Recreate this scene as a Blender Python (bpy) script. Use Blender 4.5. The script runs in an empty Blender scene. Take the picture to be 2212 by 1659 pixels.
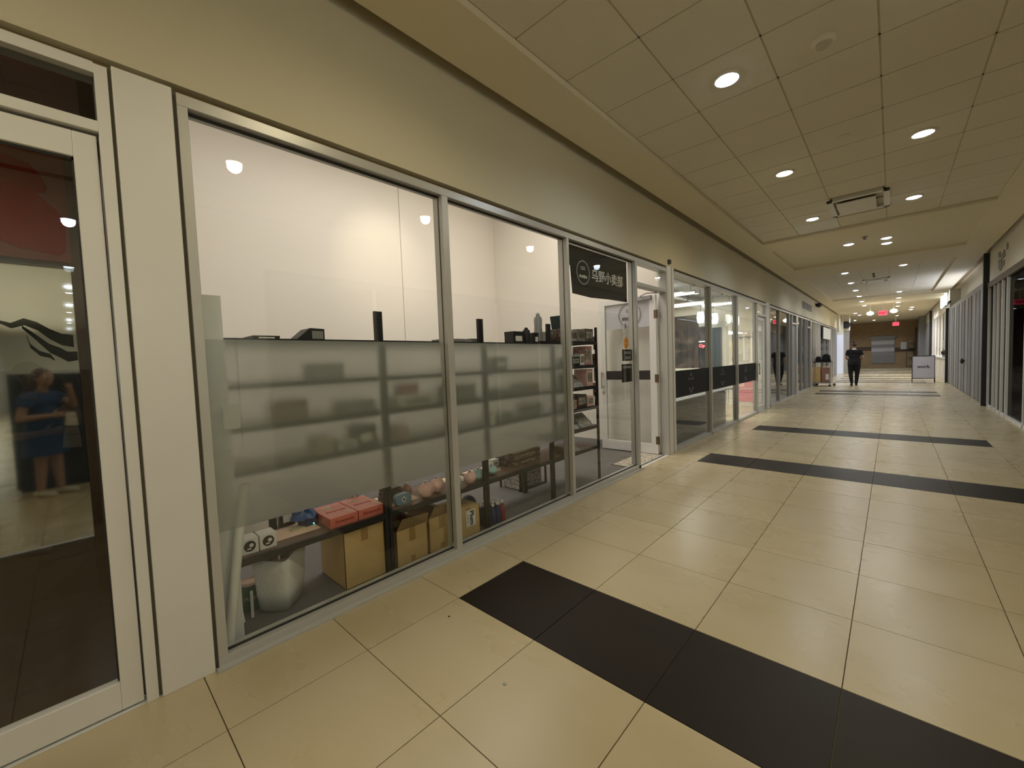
import bpy, math, random
from mathutils import Vector, Matrix
C = bpy.context.scene.collection
SC = bpy.context.scene
random.seed(7)
R = math.radians
PI = math.pi

# ------------------------------------------------------------------ camera
cam_d = bpy.data.cameras.new('camera')
cam = bpy.data.objects.new('camera', cam_d)
C.objects.link(cam)
cam_d.sensor_width = 36.0
cam_d.lens = 885.228 / 2212 * 36.0
cam_d.clip_start = 0.02
cam_d.clip_end = 200
_y, _p, _r = 0.7487, -0.0506, -0.0372
f_ = Vector((-math.sin(_y) * math.cos(_p), math.cos(_y) * math.cos(_p), math.sin(_p)))
rt = Vector((math.cos(_y), math.sin(_y), 0))
up = rt.cross(f_)
r2 = math.cos(_r) * rt + math.sin(_r) * up
u2 = -math.sin(_r) * rt + math.cos(_r) * up
CAM = Vector((0, 0, 1.454))
cam.matrix_world = Matrix(((r2.x, u2.x, -f_.x, CAM.x), (r2.y, u2.y, -f_.y, CAM.y), (r2.z, u2.z, -f_.z, CAM.z), (0, 0, 0, 1)))
SC.camera = cam
FWD = f_

# ------------------------------------------------------------------ world and exposure
w = bpy.data.worlds.new('world')
SC.world = w
w.use_nodes = True
w.node_tree.nodes['Background'].inputs[0].default_value = (1, .85, .62, 1)
w.node_tree.nodes['Background'].inputs[1].default_value = 0.02
SC.view_settings.view_transform = 'Standard'
SC.view_settings.look = 'None'
SC.view_settings.gamma = 1.0
SC.view_settings.use_curve_mapping = False
SC.view_settings.exposure = 0.0
SC.cycles.max_bounces = 10
SC.cycles.transparent_max_bounces = 24
SC.cycles.sample_clamp_indirect = 4
SC.cycles.caustics_reflective = False
SC.cycles.caustics_refractive = False

COOL = (0.80, 0.90, 1.0)
WARM = (1.0, 0.86, 0.55)
SPOT_W = 37.0


def area(name, loc, rot, sx, sy, power, col):
    d = bpy.data.lights.new(name, 'AREA')
    d.shape = 'RECTANGLE'
    d.size = sx
    d.size_y = sy
    d.energy = power
    d.color = col
    o = bpy.data.objects.new(name, d)
    C.objects.link(o)
    o.location = loc
    o.rotation_euler = rot
    return o


# ceiling panels inside the lit shops, plus lamps added only for their light
area('shop_ceiling_lamp', (-4.0, 3.3, 4.7), (0, 0, 0), 1.2, 3.6, 78, (1.0, .93, .84))
area('shop_ceiling_lamp', (-3.3, 5.0, 4.7), (0, 0, 0), .8, 1.2, 26, (1.0, .88, .76))
_sp = bpy.data.lights.new('added_wall_glow', 'SPOT')  # unseen spot added to put a soft warm glow on the wall
_sp.energy = 60
_sp.color = (1.0, .82, .55)
_sp.spot_size = R(50)
_sp.spot_blend = 1.0
_so = bpy.data.objects.new('added_wall_glow', _sp)
C.objects.link(_so)
_so.location = (-4.2, 3.41, 4.5)
_so.rotation_euler = (Vector((-6.1, 3.61, 3.15)) - _so.location).to_track_quat('-Z', 'Y').to_euler()
area('neighbour_ceiling_lamp', (-4.4, 10.2, 2.98), (0, 0, 0), 1.6, 3.6, 165, (1.0, .97, .86))
area('added_film_lamp', (-3.0, -.5, 2.95), (0, R(-25), 0), .3, .8, 5, (1.0, .85, .75))  # unseen lamp added to brighten the red film on the screen
area('far_shop_lamp', (-3.6, 22.2, 2.9), (0, 0, 0), 1.0, 2.2, 60, (1.0, .88, .78))
area('right_shop_lamp', (2.9, 28.5, 2.9), (0, 0, 0), 1.2, 6.0, 200, (1.0, .92, .82))
area('added_ceiling_wash', (1.86, 20.0, 3.02), (0, R(122), 0), .10, 3.8, 34, (.80, .86, 1.0))  # lamp for the cool ceiling patch, hidden in an added recess
area('side_hall_shopfront_glow', (12.0, -2.15, 1.9), (R(-90), 0, 0), 16.0, 1.6, 290, (.86, .93, 1.0))

# ------------------------------------------------------------------ materials
MATS = {}


def mat(name, col, rough=.6, metal=0., emit=0., ecol=None, var=.06, vscale=6., bump=0., bscale=60., spec=.5, coat=0.):
    if name in MATS:
        return MATS[name]
    m = bpy.data.materials.new(name)
    m.use_nodes = True
    nt = m.node_tree
    b = nt.nodes['Principled BSDF']
    b.inputs['Roughness'].default_value = rough
    b.inputs['Metallic'].default_value = metal
    b.inputs['Specular IOR Level'].default_value = spec
    if coat:
        b.inputs['Coat Weight'].default_value = coat
        b.inputs['Coat Roughness'].default_value = .03
    if emit:
        b.inputs['Emission Color'].default_value = (*(ecol or col), 1)
        b.inputs['Emission Strength'].default_value = emit
    geo = nt.nodes.new('ShaderNodeNewGeometry')
    no = nt.nodes.new('ShaderNodeTexNoise')
    no.inputs['Scale'].default_value = vscale
    no.inputs['Detail'].default_value = 4
    nt.links.new(geo.outputs['Position'], no.inputs['Vector'])
    mx = nt.nodes.new('ShaderNodeMix')
    mx.data_type = 'RGBA'
    mx.inputs[6].default_value = (*[max(0, c * (1 - var)) for c in col], 1)
    mx.inputs[7].default_value = (*[min(1, c * (1 + var)) for c in col], 1)
    nt.links.new(no.outputs['Fac'], mx.inputs[0])
    nt.links.new(mx.outputs[2], b.inputs['Base Color'])
    if bump:
        n2 = nt.nodes.new('ShaderNodeTexNoise')
        n2.inputs['Scale'].default_value = bscale
        nt.links.new(geo.outputs['Position'], n2.inputs['Vector'])
        bp = nt.nodes.new('ShaderNodeBump')
        bp.inputs['Strength'].default_value = bump
        bp.inputs['Distance'].default_value = .01
        nt.links.new(n2.outputs['Fac'], bp.inputs['Height'])
        nt.links.new(bp.outputs['Normal'], b.inputs['Normal'])
    MATS[name] = m
    return m


def tile_mat(name, ca, cb, rough, bright_var):
    m = bpy.data.materials.new(name)
    m.use_nodes = True
    nt = m.node_tree
    b = nt.nodes['Principled BSDF']
    geo = nt.nodes.new('ShaderNodeNewGeometry')
    oi = nt.nodes.new('ShaderNodeObjectInfo')
    mul = nt.nodes.new('ShaderNodeVectorMath')
    mul.operation = 'MULTIPLY_ADD'
    cmb = nt.nodes.new('ShaderNodeCombineXYZ')
    sc = nt.nodes.new('ShaderNodeMath')
    sc.operation = 'MULTIPLY'
    sc.inputs[1].default_value = 37.
    nt.links.new(oi.outputs['Random'], sc.inputs[0])
    nt.links.new(sc.outputs[0], cmb.inputs[0])
    nt.links.new(sc.outputs[0], cmb.inputs[2])
    mp = nt.nodes.new('ShaderNodeMapping')
    mp.inputs['Rotation'].default_value = (0, 0, R(-38))
    mp.inputs['Scale'].default_value = (.9, 1.9, 1)
    nt.links.new(geo.outputs['Position'], mul.inputs[0])
    mul.inputs[1].default_value = (1, 1, 1)
    nt.links.new(cmb.outputs[0], mul.inputs[2])
    nt.links.new(mul.outputs[0], mp.inputs['Vector'])
    no = nt.nodes.new('ShaderNodeTexNoise')
    no.inputs['Scale'].default_value = 1.6
    no.inputs['Detail'].default_value = 5
    no.inputs['Distortion'].default_value = .25
    nt.links.new(mp.outputs[0], no.inputs['Vector'])
    rp = nt.nodes.new('ShaderNodeValToRGB')
    rp.color_ramp.elements[0].position = .28
    rp.color_ramp.elements[0].color = (*ca, 1)
    rp.color_ramp.elements[1].position = .74
    rp.color_ramp.elements[1].color = (*cb, 1)
    nt.links.new(no.outputs['Fac'], rp.inputs[0])
    hs = nt.nodes.new('ShaderNodeHueSaturation')
    mr = nt.nodes.new('ShaderNodeMapRange')
    mr.inputs[3].default_value = 1 - bright_var
    mr.inputs[4].default_value = 1 + bright_var
    nt.links.new(oi.outputs['Random'], mr.inputs[0])
    nt.links.new(mr.outputs[0], hs.inputs['Value'])
    nt.links.new(rp.outputs[0], hs.inputs['Color'])
    nt.links.new(hs.outputs[0], b.inputs['Base Color'])
    r2_ = nt.nodes.new('ShaderNodeMapRange')
    r2_.inputs[3].default_value = rough - .05
    r2_.inputs[4].default_value = rough + .07
    nt.links.new(no.outputs['Fac'], r2_.inputs[0])
    nt.links.new(r2_.outputs[0], b.inputs['Roughness'])
    return m


def glass_mat(name, tint=(.93, .95, .93), refl=1.0, ior=1.5, rough=0.0, kk=1.3):
    m = bpy.data.materials.new(name)
    m.use_nodes = True
    nt = m.node_tree
    nt.nodes.clear()
    out = nt.nodes.new('ShaderNodeOutputMaterial')
    tr = nt.nodes.new('ShaderNodeBsdfTransparent')
    tr.inputs[0].default_value = (*tint, 1)
    tr0 = nt.nodes.new('ShaderNodeBsdfTransparent')
    gl = nt.nodes.new('ShaderNodeBsdfGlossy')
    gl.inputs['Color'].default_value = (refl, refl, refl, 1)
    gl.inputs['Roughness'].default_value = rough
    fr = nt.nodes.new('ShaderNodeFresnel')
    fr.inputs[0].default_value = ior
    k = nt.nodes.new('ShaderNodeMath')
    k.operation = 'MULTIPLY'
    k.inputs[1].default_value = kk
    k.use_clamp = True
    nt.links.new(fr.outputs[0], k.inputs[0])
    mx = nt.nodes.new('ShaderNodeMixShader')
    nt.links.new(k.outputs[0], mx.inputs[0])
    nt.links.new(tr.outputs[0], mx.inputs[1])
    nt.links.new(gl.outputs[0], mx.inputs[2])
    g = nt.nodes.new('ShaderNodeNewGeometry')
    m2 = nt.nodes.new('ShaderNodeMixShader')
    nt.links.new(g.outputs['Backfacing'], m2.inputs[0])
    nt.links.new(mx.outputs[0], m2.inputs[1])
    nt.links.new(tr0.outputs[0], m2.inputs[2])
    nt.links.new(m2.outputs[0], out.inputs[0])
    return m


def frost_mat():
    m = bpy.data.materials.new('frosted_film')
    m.use_nodes = True
    nt = m.node_tree
    nt.nodes.clear()
    out = nt.nodes.new('ShaderNodeOutputMaterial')
    rf = nt.nodes.new('ShaderNodeBsdfRefraction')
    rf.inputs['Color'].default_value = (.80, .82, .78, 1)
    rf.inputs['IOR'].default_value = 1.25
    rf.inputs['Roughness'].default_value = .60
    df = nt.nodes.new('ShaderNodeBsdfDiffuse')
    df.inputs['Color'].default_value = (.42, .44, .40, 1)
    tl = nt.nodes.new('ShaderNodeBsdfTranslucent')
    tl.inputs['Color'].default_value = (.50, .52, .49, 1)
    no = nt.nodes.new('ShaderNodeTexNoise')
    no.inputs['Scale'].default_value = 2.0
    geo = nt.nodes.new('ShaderNodeNewGeometry')
    nt.links.new(geo.outputs['Position'], no.inputs['Vector'])
    mr = nt.nodes.new('ShaderNodeMapRange')
    mr.inputs[3].default_value = .57
    mr.inputs[4].default_value = .66
    nt.links.new(no.outputs['Fac'], mr.inputs[0])
    a = nt.nodes.new('ShaderNodeMixShader')
    a.inputs[0].default_value = .35
    nt.links.new(df.outputs[0], a.inputs[1])
    nt.links.new(tl.outputs[0], a.inputs[2])
    b = nt.nodes.new('ShaderNodeMixShader')
    nt.links.new(mr.outputs[0], b.inputs[0])
    nt.links.new(rf.outputs[0], b.inputs[1])
    nt.links.new(a.outputs[0], b.inputs[2])
    tr = nt.nodes.new('ShaderNodeBsdfTransparent')
    m3 = nt.nodes.new('ShaderNodeMixShader')
    nt.links.new(geo.outputs['Backfacing'], m3.inputs[0])
    nt.links.new(b.outputs[0], m3.inputs[1])
    nt.links.new(tr.outputs[0], m3.inputs[2])
    nt.links.new(m3.outputs[0], out.inputs[0])
    return m


def brick_mat():
    m = bpy.data.materials.new('brown_brick')
    m.use_nodes = True
    nt = m.node_tree
    b = nt.nodes['Principled BSDF']
    tc = nt.nodes.new('ShaderNodeNewGeometry')
    mp = nt.nodes.new('ShaderNodeMapping')
    mp.inputs['Rotation'].default_value = (R(90), 0, 0)
    br = nt.nodes.new('ShaderNodeTexBrick')
    br.inputs['Color1'].default_value = (.50, .36, .21, 1)
    br.inputs['Color2'].default_value = (.43, .31, .18, 1)
    br.inputs['Mortar'].default_value = (.26, .19, .12, 1)
    br.inputs['Scale'].default_value = 2.4
    nt.links.new(tc.outputs['Position'], mp.inputs[0])
    nt.links.new(mp.outputs[0], br.inputs['Vector'])
    nt.links.new(br.outputs[0], b.inputs['Base Color'])
    b.inputs['Roughness'].default_value = .85
    return m


def patch_mat(name, cols, scale, rough=.5, emit=0.):
    m = bpy.data.materials.new(name)
    m.use_nodes = True
    nt = m.node_tree
    b = nt.nodes['Principled BSDF']
    g = nt.nodes.new('ShaderNodeNewGeometry')
    no = nt.nodes.new('ShaderNodeTexNoise')
    no.inputs['Scale'].default_value = scale
    no.inputs['Detail'].default_value = 3
    no.inputs['Distortion'].default_value = 1.2
    nt.links.new(g.outputs['Position'], no.inputs['Vector'])
    rp = nt.nodes.new('ShaderNodeValToRGB')
    cr = rp.color_ramp
    n = len(cols)
    cr.elements[0].position = .3
    cr.elements[0].color = (*cols[0], 1)
    cr.elements[1].position = .7
    cr.elements[1].color = (*cols[-1], 1)
    for i in range(1, n - 1):
        e = cr.elements.new(.3 + .4 * i / (n - 1))
        e.color = (*cols[i], 1)
    nt.links.new(no.outputs['Fac'], rp.inputs[0])
    nt.links.new(rp.outputs[0], b.inputs['Base Color'])
    b.inputs['Roughness'].default_value = rough
    if emit:
        nt.links.new(rp.outputs[0], b.inputs['Emission Color'])
        b.inputs['Emission Strength'].default_value = emit
    return m


M = dict(
    wall=mat('cream_wall_paint', (.72, .665, .50), .75, bump=.12, bscale=90, var=.04, vscale=1.5),
    rwall=mat('pale_wall_paint', (.82, .78, .68), .75, bump=.1, bscale=90, var=.04, vscale=1.5),
    shopwall=mat('white_shop_wall', (.84, .80, .74), .45, var=.015, vscale=.8),
    soffit=mat('ceiling_paint', (.82, .74, .56), .8, bump=.06, var=.03, vscale=1.2),
    gap=mat('brown_shaded_reveal', (.32, .23, .11), .8),  # brown deepened to carry the shade inside the ceiling gap
    ctile=mat('ceiling_tile', (.82, .76, .63), .9, bump=.35, bscale=260, var=.03, vscale=2),
    tbar=mat('ceiling_grid', (.58, .52, .40), .5),
    frame=mat('pale_grey_frame', (.82, .815, .80), .42, .1, var=.03),
    alum=mat('anodised_aluminium', (.56, .555, .53), .36, .25, var=.03),
    frame_d=mat('dark_gasket', (.03, .03, .028), .5),
    grout=mat('grout', (.13, .10, .06), .9),
    carpet=mat('grey_carpet', (.15, .147, .152), .95, bump=.5, bscale=300, var=.2, vscale=60),
    black=mat('black_paint', (.02, .02, .022), .45),
    blackm=mat('black_metal', (.028, .028, .03), .42, .3),
    shelfwood=mat('brown_shelf_board', (.16, .10, .075), .55, var=.2, vscale=20),
    white=mat('white_plastic', (.80, .80, .77), .4),
    paper=mat('white_paper', (.86, .84, .80), .7),
    peach=mat('peach_card_and_shelf_light', (.93, .70, .55), .7),  # cards and prints, also the painted light on the low shelf
    carton=mat('cardboard', (.60, .42, .19), .8, bump=.1, bscale=120, var=.08, vscale=9),
    carton_d=mat('cardboard_inner', (.36, .24, .12), .85),
    tape=mat('packing_tape', (.40, .25, .10), .3),
    coral=mat('coral_card', (.80, .26, .20), .45, var=.04),
    coral_top=mat('coral_glossy_card', (.74, .22, .17), .35),
    ink=mat('dark_ink', (.03, .025, .02), .6),
    redink=mat('red_ink', (.35, .03, .02), .5),
    gold=mat('gold_print', (.62, .55, .38), .4),
    bag=mat('white_woven_bag', (.88, .89, .85), .6, bump=.35, bscale=70, var=.05),
    pinkbag=mat('pink_pouch', (.85, .56, .52), .35, bump=.5, bscale=45, var=.15, vscale=25),
    tealbag=mat('teal_pouch', (.38, .60, .60), .35, bump=.5, bscale=45, var=.15, vscale=25),
    brownbag=mat('brown_pouch', (.33, .18, .15), .3, bump=.6, bscale=45, var=.3, vscale=30),
    blue=mat('blue_plastic', (.06, .13, .36), .35, var=.3, vscale=40),
    slate=mat('slate_blue_tin', (.17, .29, .38), .35, var=.1),
    green=mat('dark_green_can', (.04, .14, .10), .4, var=.3, vscale=30),
    navy=mat('navy_print', (.03, .045, .12), .35, var=.5, vscale=60),
    red=mat('dark_red_wrap', (.30, .05, .05), .3, var=.2, vscale=30),
    wrap=patch_mat('clear_crinkled_wrap', [(.12, .11, .10), (.45, .42, .40), (.95, .92, .90)], 42, .15),
    packs=patch_mat('mixed_printed_packs', [(.05, .05, .05), (.28, .25, .22), (.62, .60, .55)], 38, .35),
    packs2=patch_mat('pink_printed_packs', [(.16, .09, .08), (.45, .22, .20), (.75, .62, .58)], 30, .4),
    dpacks=patch_mat('dark_printed_packs', [(.03, .025, .02), (.12, .08, .06), (.38, .32, .28)], 34, .3),
    orange=mat('orange_card', (.95, .38, .03), .5),
    greyp=mat('grey_print', (.30, .30, .30), .6),
    grey=mat('mid_grey_panel', (.33, .33, .34), .5),
    panel_l=mat('light_panel', (.42, .41, .40), .5),
    purple=mat('grey_lilac_blind', (.16, .155, .17), .7),
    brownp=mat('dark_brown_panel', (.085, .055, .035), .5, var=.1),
    steel=mat('brushed_steel', (.62, .62, .60), .3, .9),
    bronze=mat('bronze_hinge', (.20, .14, .09), .4, .8),
    teal=mat('teal_shade', (.018, .045, .05), .6),
    pink=mat('pink_poster', (.80, .22, .28), .6, var=.12, vscale=8),
    skin=mat('skin', (.50, .30, .22), .5, var=.05),
    hair=mat('brown_hair', (.07, .04, .025), .5, bump=.6, bscale=200),
    hair2=mat('dark_hair', (.03, .02, .018), .5, bump=.6, bscale=200),
    cloth=mat('black_cloth', (.012, .012, .014), .9),
    dress=mat('blue_dress', (.02, .06, .17), .85, bump=.2),
    shoe=mat('pale_shoe', (.75, .68, .58), .6),
    kiosk=mat('dark_navy_laminate', (.015, .018, .028), .5),
    redfilm=mat('dark_red_film', (.27, .004, .003), .8, spec=.1),
    pinkfilm=mat('dusty_pink_film', (.27, .095, .08), .8, var=.04, spec=.1),
    wave=mat('dark_wave_decal', (.01, .018, .02), .9, spec=.1),
    mosaic=patch_mat('patterned_mat', [(.10, .09, .08), (.55, .50, .42), (.88, .82, .72)], 30, .8),
)
M['floor_tile'] = tile_mat('beige_porcelain', (.525, .44, .275), (.575, .49, .325), .27, .03)
M['dark_tile'] = tile_mat('dark_brown_porcelain', (.013, .009, .005), (.019, .013, .008), .42, .08)
M['dark_tile'].node_tree.nodes['Principled BSDF'].inputs['Specular IOR Level'].default_value = .22
M['glass'] = glass_mat('clear_glass')
M['dglass'] = glass_mat('tinted_glass', (.55, .58, .60), 1.0, 1.5, kk=1.1)
M['rglass'] = glass_mat('dim_glass', (.35, .35, .34), 1.0, 1.4, kk=.07)
M['frost'] = frost_mat()
M['brick'] = brick_mat()
M['gloss_dark'] = mat('dark_gloss_glass', (.035, .045, .05), .04, 0, coat=1.0, spec=1.0)
M['gloss_dark'].node_tree.nodes['Principled BSDF'].inputs['IOR'].default_value = 2.6
M['lamp_cool'] = mat('cool_lamp', (1, 1, 1), .5, emit=22, ecol=COOL, var=0)
M['lamp_warm'] = mat('warm_lamp', (1, 1, 1), .5, emit=18, ecol=(1, .93, .70), var=0)
M['tube'] = mat('lamp_tube', (1, 1, 1), .5, emit=7, ecol=(.95, 1, 1), var=0)
M['sign_w'] = mat('lit_white_letters', (1, 1, 1), .5, emit=1.5, ecol=(.90, 1, 1), var=0)
M['lantern'] = mat('lit_white_acrylic', (1, 1, 1), .5, emit=1.3, ecol=(.88, .97, 1), var=0)
M['exit_red'] = mat('lit_red_exit', (1, .1, .15), .5, emit=1.6, ecol=(1, .08, .14), var=0)
M['neon'] = mat('red_neon', (1, .1, .1), .5, emit=4, ecol=(1, .08, .10), var=0)
M['pillar_glow'] = mat('glowing_pillar_face', (.7, .75, .9), .8, emit=.35, ecol=(.62, .70, .92), var=0)  # emission makes the pillar face look bright; no lamp there
M['led'] = mat('green_led', (.1, 1, .4), .5, emit=4, ecol=(.2, 1, .6), var=0)


# ------------------------------------------------------------------ mesh helpers
class MB:
    def __init__(s):
        s.v, s.f, s.m = [], [], []

    def quad(s, pts, mi=0):
        n = len(s.v)
        s.v += [tuple(p) for p in pts]
        s.f.append(tuple(range(n, n + len(pts))))
        s.m.append(mi)
        return s

    def box(s, x0, x1, y0, y1, z0, z1, mi=0):
        n = len(s.v)
        s.v += [(x0, y0, z0), (x1, y0, z0), (x1, y1, z0), (x0, y1, z0), (x0, y0, z1), (x1, y0, z1), (x1, y1, z1), (x0, y1, z1)]
        for f in ((0, 3, 2, 1), (4, 5, 6, 7), (0, 1, 5, 4), (1, 2, 6, 5), (2, 3, 7, 6), (3, 0, 4, 7)):
            s.f.append(tuple(n + i for i in f))
            s.m.append(mi)
        return s

    def cyl(s, p0, p1, r0, r1=None, n=16, mi=0, caps=True):
        r1 = r0 if r1 is None else r1
        p0, p1 = Vector(p0), Vector(p1)
        d = (p1 - p0).normalized()
        a = d.orthogonal().normalized()
        b = d.cross(a)
        k = len(s.v)
        for p, r in ((p0, r0), (p1, r1)):
            for i in range(n):
                t = 2 * PI * i / n
                s.v.append(tuple(p + a * math.cos(t) * r + b * math.sin(t) * r))
        for i in range(n):
            j = (i + 1) % n
            s.f.append((k + i, k + j, k + n + j, k + n + i))
            s.m.append(mi)
        if caps:
            s.f.append(tuple(k + i for i in reversed(range(n))))
            s.m.append(mi)
            s.f.append(tuple(k + n + i for i in range(n)))
            s.m.append(mi)
        return s

    def lathe(s, prof, c=(0, 0, 0), n=20, mi=0, sx=1, sy=1):
        k = len(s.v)
        for r, z in prof:
            for i in range(n):
                t = 2 * PI * i / n
                s.v.append((c[0] + r * sx * math.cos(t), c[1] + r * sy * math.sin(t), c[2] + z))
        for j in range(len(prof) - 1):
            for i in range(n):
                i2 = (i + 1) % n
                s.f.append((k + j * n + i, k + j * n + i2, k + (j + 1) * n + i2, k + (j + 1) * n + i))
                s.m.append(mi)
        s.f.append(tuple(k + i for i in reversed(range(n))))
        s.m.append(mi)
        s.f.append(tuple(k + (len(prof) - 1) * n + i for i in range(n)))
        s.m.append(mi)
        return s

    def prism(s, poly, axis, a, b, mi=0):
        """poly in the two other axes (x,y,z order), extruded along axis from a to b"""
        n = len(poly)
        k = len(s.v)
        for t in (a, b):
            for (u, v) in poly:
                s.v.append({0: (t, u, v), 1: (u, t, v), 2: (u, v, t)}[axis])
        s.f.append(tuple(k + i for i in reversed(range(n))))
        s.m.append(mi)
        s.f.append(tuple(k + n + i for i in range(n)))
        s.m.append(mi)
        for i in range(n):
            j = (i + 1) % n
            s.f.append((k + i, k + j, k + n + j, k + n + i))
            s.m.append(mi)
        return s

    def ball(s, c, rx, ry, rz, nu=14, nv=9, mi=0):
        prof = []
        for j in range(1, nv):
            t = PI * j / nv
            prof.append((math.sin(t), -math.cos(t) * rz))
        k = len(s.v)
        for r, z in prof:
            for i in range(nu):
                a = 2 * PI * i / nu
                s.v.append((c[0] + r * rx * math.cos(a), c[1] + r * ry * math.sin(a), c[2] + z))
        bt = len(s.v)
        s.v.append((c[0], c[1], c[2] - rz))
        s.v.append((c[0], c[1], c[2] + rz))
        L = nv - 1
        for j in range(L - 1):
            for i in range(nu):
                i2 = (i + 1) % nu
                s.f.append((k + j * nu + i, k + j * nu + i2, k + (j + 1) * nu + i2, k + (j + 1) * nu + i))
                s.m.append(mi)
        for i in range(nu):
            i2 = (i + 1) % nu
            s.f.append((bt, k + i2, k + i))
            s.m.append(mi)
            s.f.append((bt + 1, k + (L - 1) * nu + i, k + (L - 1) * nu + i2))
            s.m.append(mi)
        return s

    def build(s, name, mats, parent=None, loc=None, rotz=0, smooth=False, bevel=0, fix=True):
        me = bpy.data.meshes.new(name)
        me.from_pydata(s.v, [], s.f)
        if not isinstance(mats, (list, tuple)):
            mats = [mats]
        for m_ in mats:
            me.materials.append(M[m_] if isinstance(m_, str) else m_)
        me.polygons.foreach_set('material_index', s.m)
        me.update()
        if fix:
            import bmesh
            bm = bmesh.new()
            bm.from_mesh(me)
            bmesh.ops.recalc_face_normals(bm, faces=bm.faces)
            bm.to_mesh(me)
            bm.free()
        if smooth:
            for p in me.polygons:
                p.use_smooth = True
        o = bpy.data.objects.new(name, me)
        C.objects.link(o)
        if parent:
            o.parent = parent
        if loc:
            o.location = loc
        o.rotation_euler[2] = rotz
        if bevel:
            b = o.modifiers.new('bevel', 'BEVEL')
            b.width = bevel
            b.segments = 2
            b.limit_method = 'ANGLE'
        if smooth:
            try:
                b = o.modifiers.new('edge', 'EDGE_SPLIT')
                b.split_angle = R(40)
            except Exception:
                pass
        return o


def bx(name, x0, x1, y0, y1, z0, z1, m, parent=None, bevel=0):
    return MB().box(x0, x1, y0, y1, z0, z1).build(name, m, parent, bevel=bevel)


def struct(o):
    o['kind'] = 'structure'
    return o


def tag(o, label, cat, group=None):
    o['label'] = label
    o['category'] = cat
    if group:
        o['group'] = group
    return o


def thing(name, label, cat, loc=(0, 0, 0), rotz=0, group=None):
    o = bpy.data.objects.new(name, None)
    o.empty_display_size = .1
    C.objects.link(o)
    o.location = loc
    o.rotation_euler[2] = rotz
    return tag(o, label, cat, group)


def dup(o, loc=None, rotz=None, label=None, parent=None):
    c = o.copy()
    C.objects.link(c)
    if parent:
        c.parent = parent
    if loc is not None:
        c.location = loc
    if rotz is not None:
        c.rotation_euler[2] = rotz
    if label:
        c['label'] = label
    for ch in list(o.children):
        dup(ch, parent=c)
    return c


FACE_X = (R(90), 0, R(90))     # reads from the corridor on the left side (normal +x)
FACE_MX = (R(90), 0, R(-90))   # on the right side (normal -x)
FACE_MY = (R(90), 0, 0)        # normal -y
FLAT = (0, 0, R(90))


def text(name, s, size, loc, rot, m, parent=None, ext=.002, align='CENTER', bold=0, sx=1.0):
    cu = bpy.data.curves.new(name, 'FONT')
    cu.body = s
    cu.size = size
    cu.extrude = ext
    cu.offset = bold
    cu.align_x = align
    cu.align_y = 'CENTER'
    cu.resolution_u = 3
    t = bpy.data.objects.new(name, cu)
    C.objects.link(t)
    dg = bpy.context.evaluated_depsgraph_get()
    dg.update()
    me = bpy.data.meshes.new_from_object(t.evaluated_get(dg))
    bpy.data.objects.remove(t)
    me.materials.clear()
    me.materials.append(M[m])
    o = bpy.data.objects.new(name, me)
    C.objects.link(o)
    o.location = loc
    o.rotation_euler = rot
    o.scale = (sx, 1, 1)
    if parent:
        o.parent = parent
    return o


def ring(name, r0, r1, loc, rot, m, parent, n=40, t=.003, sx=1.0):
    b = MB()
    for i in range(n):
        a, c = 2 * PI * i / n, 2 * PI * (i + 1) / n
        k = len(b.v)
        for z in (0, t):
            for (rr, q) in ((r0, a), (r1, a), (r1, c), (r0, c)):
                b.v.append((rr * math.cos(q) * sx, rr * math.sin(q), z))
        for f in ((0, 3, 2, 1), (4, 5, 6, 7), (0, 1, 5, 4), (1, 2, 6, 5), (2, 3, 7, 6), (3, 0, 4, 7)):
            b.f.append(tuple(k + i_ for i_ in f))
            b.m.append(0)
    o = b.build(name, m, parent, fix=False)
    o.location = loc
    o.rotation_euler = rot
    return o


# ================================================================== FLOOR
LX, RX = -2.43, 1.68
T = .61
TX0, TY0 = -1.979, 1.569
floor = struct(MB().box(-2.52, 1.76, -6, 44.2, -.12, -.006).build('floor', 'grout'))
cols = [(LX + .0, TX0)] + [(TX0 + i * T, TX0 + (i + 1) * T) for i in range(5)] + [(TX0 + 5 * T, RX)]
DARK = (0, 7, 12, 26, 28, 37, 39, 42, 46, 52, 60)
g_ = .0022


def tile_mesh(wx, wy, m):
    b = MB()
    b.box(-wx / 2 + g_, wx / 2 - g_, -wy / 2 + g_, wy / 2 - g_, -.010, 0)
    o = b.build('tile', m, bevel=0)
    C.objects.unlink(o)
    return o


protos = {}
stuffb = MB()
for j in range(-12, 70):
    y0 = TY0 + j * T
    y1 = y0 + T
    if y0 > 44:
        break
    for i, (x0, x1) in enumerate(cols):
        dark = j in DARK and 1 <= i <= 5
        if j in (37,) and i < 1:
            dark = False
        if -7 <= j <= 18:
            key = (round(x1 - x0, 3), dark)
            if key not in protos:
                protos[key] = tile_mesh(x1 - x0, T, 'dark_tile' if dark else 'floor_tile')
            o = protos[key].copy()
            C.objects.link(o)
            o.parent = floor
            o.location = ((x0 + x1) / 2, (y0 + y1) / 2, 0)
        else:
            stuffb.box(x0 + g_, x1 - g_, y0 + g_, y1 - g_, -.010, 0, 1 if dark else 0)
ft = stuffb.build('far_tiles', ['floor_tile', 'dark_tile'], floor)
ft['kind'] = 'stuff'
struct(MB().box(-9.2, -2.52, -6, 6.2, -.12, -.002).build('floor_carpet', 'carpet'))
struct(MB().box(-8, -2.52, 6.2, 45, -.12, -.002).build('floor_shops', mat('shop_floor', (.62, .52, .36), .5)))
struct(MB().box(1.76, 5.5, -6, 45, -.12, -.002).build('floor_right_shops', mat('shop_floor_right', (.35, .30, .24), .6)))
struct(bx('trim_threshold', -2.52, -2.43, -6, 44.2, -.006, .001, 'frame'))

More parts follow.
